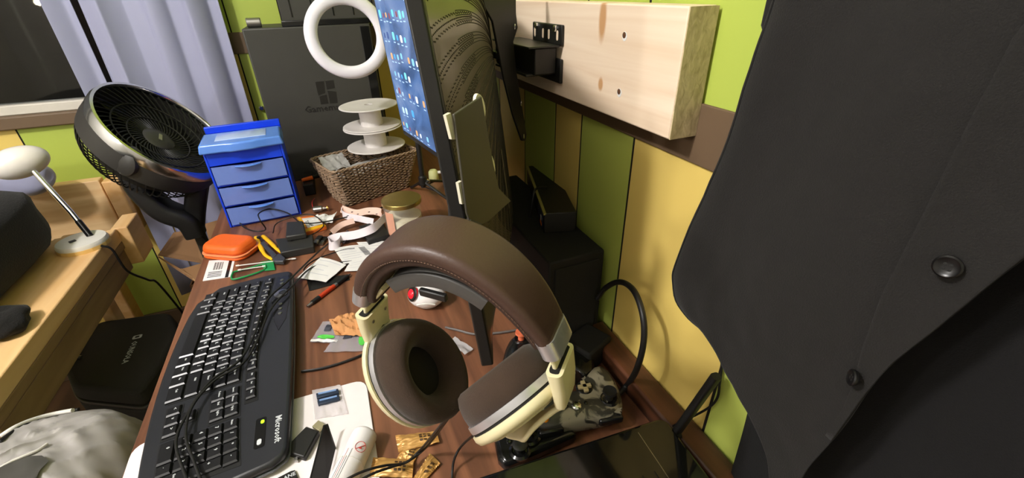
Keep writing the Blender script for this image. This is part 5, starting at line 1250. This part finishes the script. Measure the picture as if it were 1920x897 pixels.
# hard case under the rail
hcz = -.30                                     # height of its lid relative to the desk top
M_hard = mat('case_fabric', (44, 42, 38), .85, bump=.3, bscale=700)
hcq = [(178, 600), (322, 580), (338, 622), (300, 690), (262, 742), (128, 728), (112, 690)]
Pq = [pz(a, b_, hcz) for a, b_ in hcq]
hcs = thing('hard_case', 'black zipped hard case with white lettering between bunk and desk', 'case', (sum(q.x for q in Pq)/7, sum(q.y for q in Pq)/7, .35))
rpq = rpoly([V((q.x, q.y, 0)) for q in Pq], .03)
MB().prism(rpq, DZ+hcz-.045, DZ+hcz, None, .06).build('lid', M_hard, hcs, bevel=.010, seg=3)
MB().prism(rpq, DZ+hcz-.056, DZ+hcz-.046, None, -.012).build('zip', mat('zip_grey', (70, 66, 62), .5), hcs, bevel=.002)
MB().prism(rpq, DZ+hcz-.13, DZ+hcz-.057, None, -.0).build('lower_shell', M_hard, hcs, bevel=.008, seg=3)
o_ = pz(246, 655, hcz+.0012); x_ = (pz(240, 672, hcz)-pz(257, 636, hcz)).normalized()
tM = basis(o_, x_, V((0, 0, 1)).cross(x_), (0, 0, 1))
text('lettering', 'OUNSOLA', .019, M_leg, tM @ T(.012, 0, 0), hcs)
lg_ = MB().prism(rrect(.016, .022, .004, 3), 0, .0004, tM @ T(-.052, .001, 0)).build('logo_tile', M_leg, hcs); MB().prism(rrect(.008, .010, .002, 2), .0004, .0007, tM @ T(-.052, .001, 0)).build('logo_window', M_hard, lg_)
MB().tube([pz(122, 668, hcz+.004), pz(135, 668, hcz+.006), pz(152, 670, hcz+.004)], .004, 6).build('clasp', M_steel, hcs, smooth=40)
ct = (sum(q.x for q in Pq)/7, sum(q.y for q in Pq)/7)
tag(MB().box((ct[0], ct[1], (DZ+hcz-.13)/2), (.20, .26, DZ+hcz-.13)).box((ct[0], ct[1], (DZ+hcz-.13)-.01), (.21, .27, .018)).build('storage_bin', M_black_matte, bevel=.006), 'dark storage bin on the floor under the hard case', 'bin')
# grey bag at the lower left
M_grey = mat('worn_grey_fabric', (158, 153, 151), .5, bump=.15, bscale=60, var=.18, vscale=14); M_darkp = mat('worn_patch', (62, 60, 56), .85)
gb = thing('grey_bag', 'crumpled grey fabric bag with dark worn patch at the lower left', 'bag', (-.486, .61, 0))
gc = pz(115, 860, -.06)
def gbf(u, v):
    a = 2*math.pi*u; b_ = math.pi*(v-.5); d = V((math.cos(b_)*math.cos(a), math.cos(b_)*math.sin(a), math.sin(b_))); p_ = 2.6
    k = (abs(d.x)**p_+abs(d.y)**p_+abs(d.z)**p_)**(-1/p_); n1_ = noise.noise(d*2.2+V((3, 1, 0))); n2_ = noise.noise(V((d.x*7+d.y*5, d.y*4, d.z*5)))
    n3_ = noise.noise(V((d.x*14+d.y*4, d.y*9, d.z*7))); n4_ = 1-abs(noise.noise(V((d.x*5-d.y*6, d.y*5, d.z*3+4))))
    k *= 1+.035*n1_+.012*n2_+.002*n3_+.016*(n4_**8)
    return V((-.486, .610, .40))+V((d.x*.142, d.y*.150, d.z*.350))*k
MB().grid(gbf, 150, 110, wrapu=True).build('body', M_grey, gb, smooth=180)
GB = []
for j_ in range(60, 111):
    for i_ in range(150):
        p = V(gbf(i_/150, j_/110))
        if (p-V((-.486, .61, .45))).dot(CAM-p) > -.01:
            q = p-CAM; dd = q.dot(Fw); GB.append((960+FP*q.dot(Rt)/dd, 448.5-FP*q.dot(Up)/dd, dd, p))
def on_bag(x, y):                              # the point of the bag's skin a ray of the photograph meets
    c_ = sorted(GB, key=lambda e_: (e_[0]-x)**2+(e_[1]-y)**2)[:5]; n_ = min(c_, key=lambda e_: (e_[0]-x)**2+(e_[1]-y)**2); return n_[3].copy()
M_pipe = mat('white_piping', (206, 202, 196), .45)
def bag_line(pts, r_, nm, m, lift=.003):
    P = [on_bag(a, b_) for a, b_ in pts]; P = [p+(p-V((-.486, .61, .45))).normalized()*lift for p in P]
    P = [P[0]]+[(P[i-1]+P[i]*2+P[i+1])/4 for i in range(1, len(P)-1)]+[P[-1]]
    MB().tube(spline(P, 5), r_, 8).build(nm, m, gb, smooth=60)
bag_line([(0, 808), (20, 792), (45, 770), (75, 750), (105, 735), (135, 727)], .0032, 'piping', M_pipe)
bag_line([(0, 832), (24, 816), (54, 794), (86, 774), (116, 760), (146, 752)], .0026, 'seam_band', M_black)
bag_line([(60, 862), (95, 842), (130, 820), (160, 803), (195, 785)], .0022, 'crease', M_grey, .0015)
bag_line([(0, 880), (25, 868), (50, 858), (78, 846), (92, 836)], .0020, 'torn_edge', M_pipe)
pq = [[(0, 884), (30, 870), (58, 860), (80, 858)], [(0, 905), (30, 892), (60, 880), (94, 866)], [(0, 930), (30, 915), (60, 900), (78, 890)], [(0, 950), (30, 935), (60, 920), (70, 905)]]
PP = [[on_bag(a, b_) for a, b_ in row_] for row_ in pq]
def pat(u, v):
    a, b_ = v*3, u*3; i, j = min(int(a), 2), min(int(b_), 2); fa_, fb_ = a-i, b_-j
    q = PP[i][j].lerp(PP[i][j+1], fb_).lerp(PP[i+1][j].lerp(PP[i+1][j+1], fb_), fa_); return q+(q-V((-.486, .61, .45))).normalized()*.005
MB().grid(pat, 9, 9).build('worn_patch', M_darkp, gb, smooth=60)
# cardboard box behind the desk edge
M_card = mat('cardboard', (150, 112, 76), .85, var=.08); M_carde = mat('cardboard_edge', (196, 156, 108), .85)
kx0, kx1, ky0, ky1, kz = -.545, -.375, 1.525, 1.67, .44
cb2 = thing('cardboard_box', 'open brown cardboard box with splayed flaps beside the desk', 'cardboard box', ((kx0+kx1)/2, (ky0+ky1)/2, 0))
mm = MB(); mm.span((kx0, ky0, 0), (kx0+.004, ky1, kz)); mm.span((kx1-.004, ky0, 0), (kx1, ky1, kz)); mm.span((kx0, ky0, 0), (kx1, ky0+.004, kz)); mm.span((kx0, ky1-.004, 0), (kx1, ky1, kz)); mm.span((kx0, ky0, 0), (kx1, ky1, .004))
mm.build('body', M_card, cb2)
def flap(P, nm='flap'):
    P = [V(p) for p in P]; n_ = (P[1]-P[0]).cross(P[3]-P[0]).normalized()*.004; MB().hexa(P+[q+n_ for q in P]).build(nm, M_card, cb2)
    MB().tube([P[2], P[3]], .003, 4).build('flap_edge', M_carde, cb2); MB().tube([P[1], P[2]], .003, 4).build('flap_edge', M_carde, cb2)
flap([pt(383, 495, 1.36), pt(376, 430, 1.52), pt(326, 438, 1.52), pt(297, 480, 1.36)])
flap([pt(298, 481, 1.36), pt(340, 505, 1.36), pt(372, 530, 1.34), pt(366, 521, 1.34)])
flap([pt(384, 494, 1.37), pt(342, 506, 1.37), pt(372, 530, 1.33), pt(392, 520, 1.33)])
flap([pt(384, 420, 1.55), pt(412, 412, 1.55), pt(420, 440, 1.52), pt(392, 452, 1.50)])
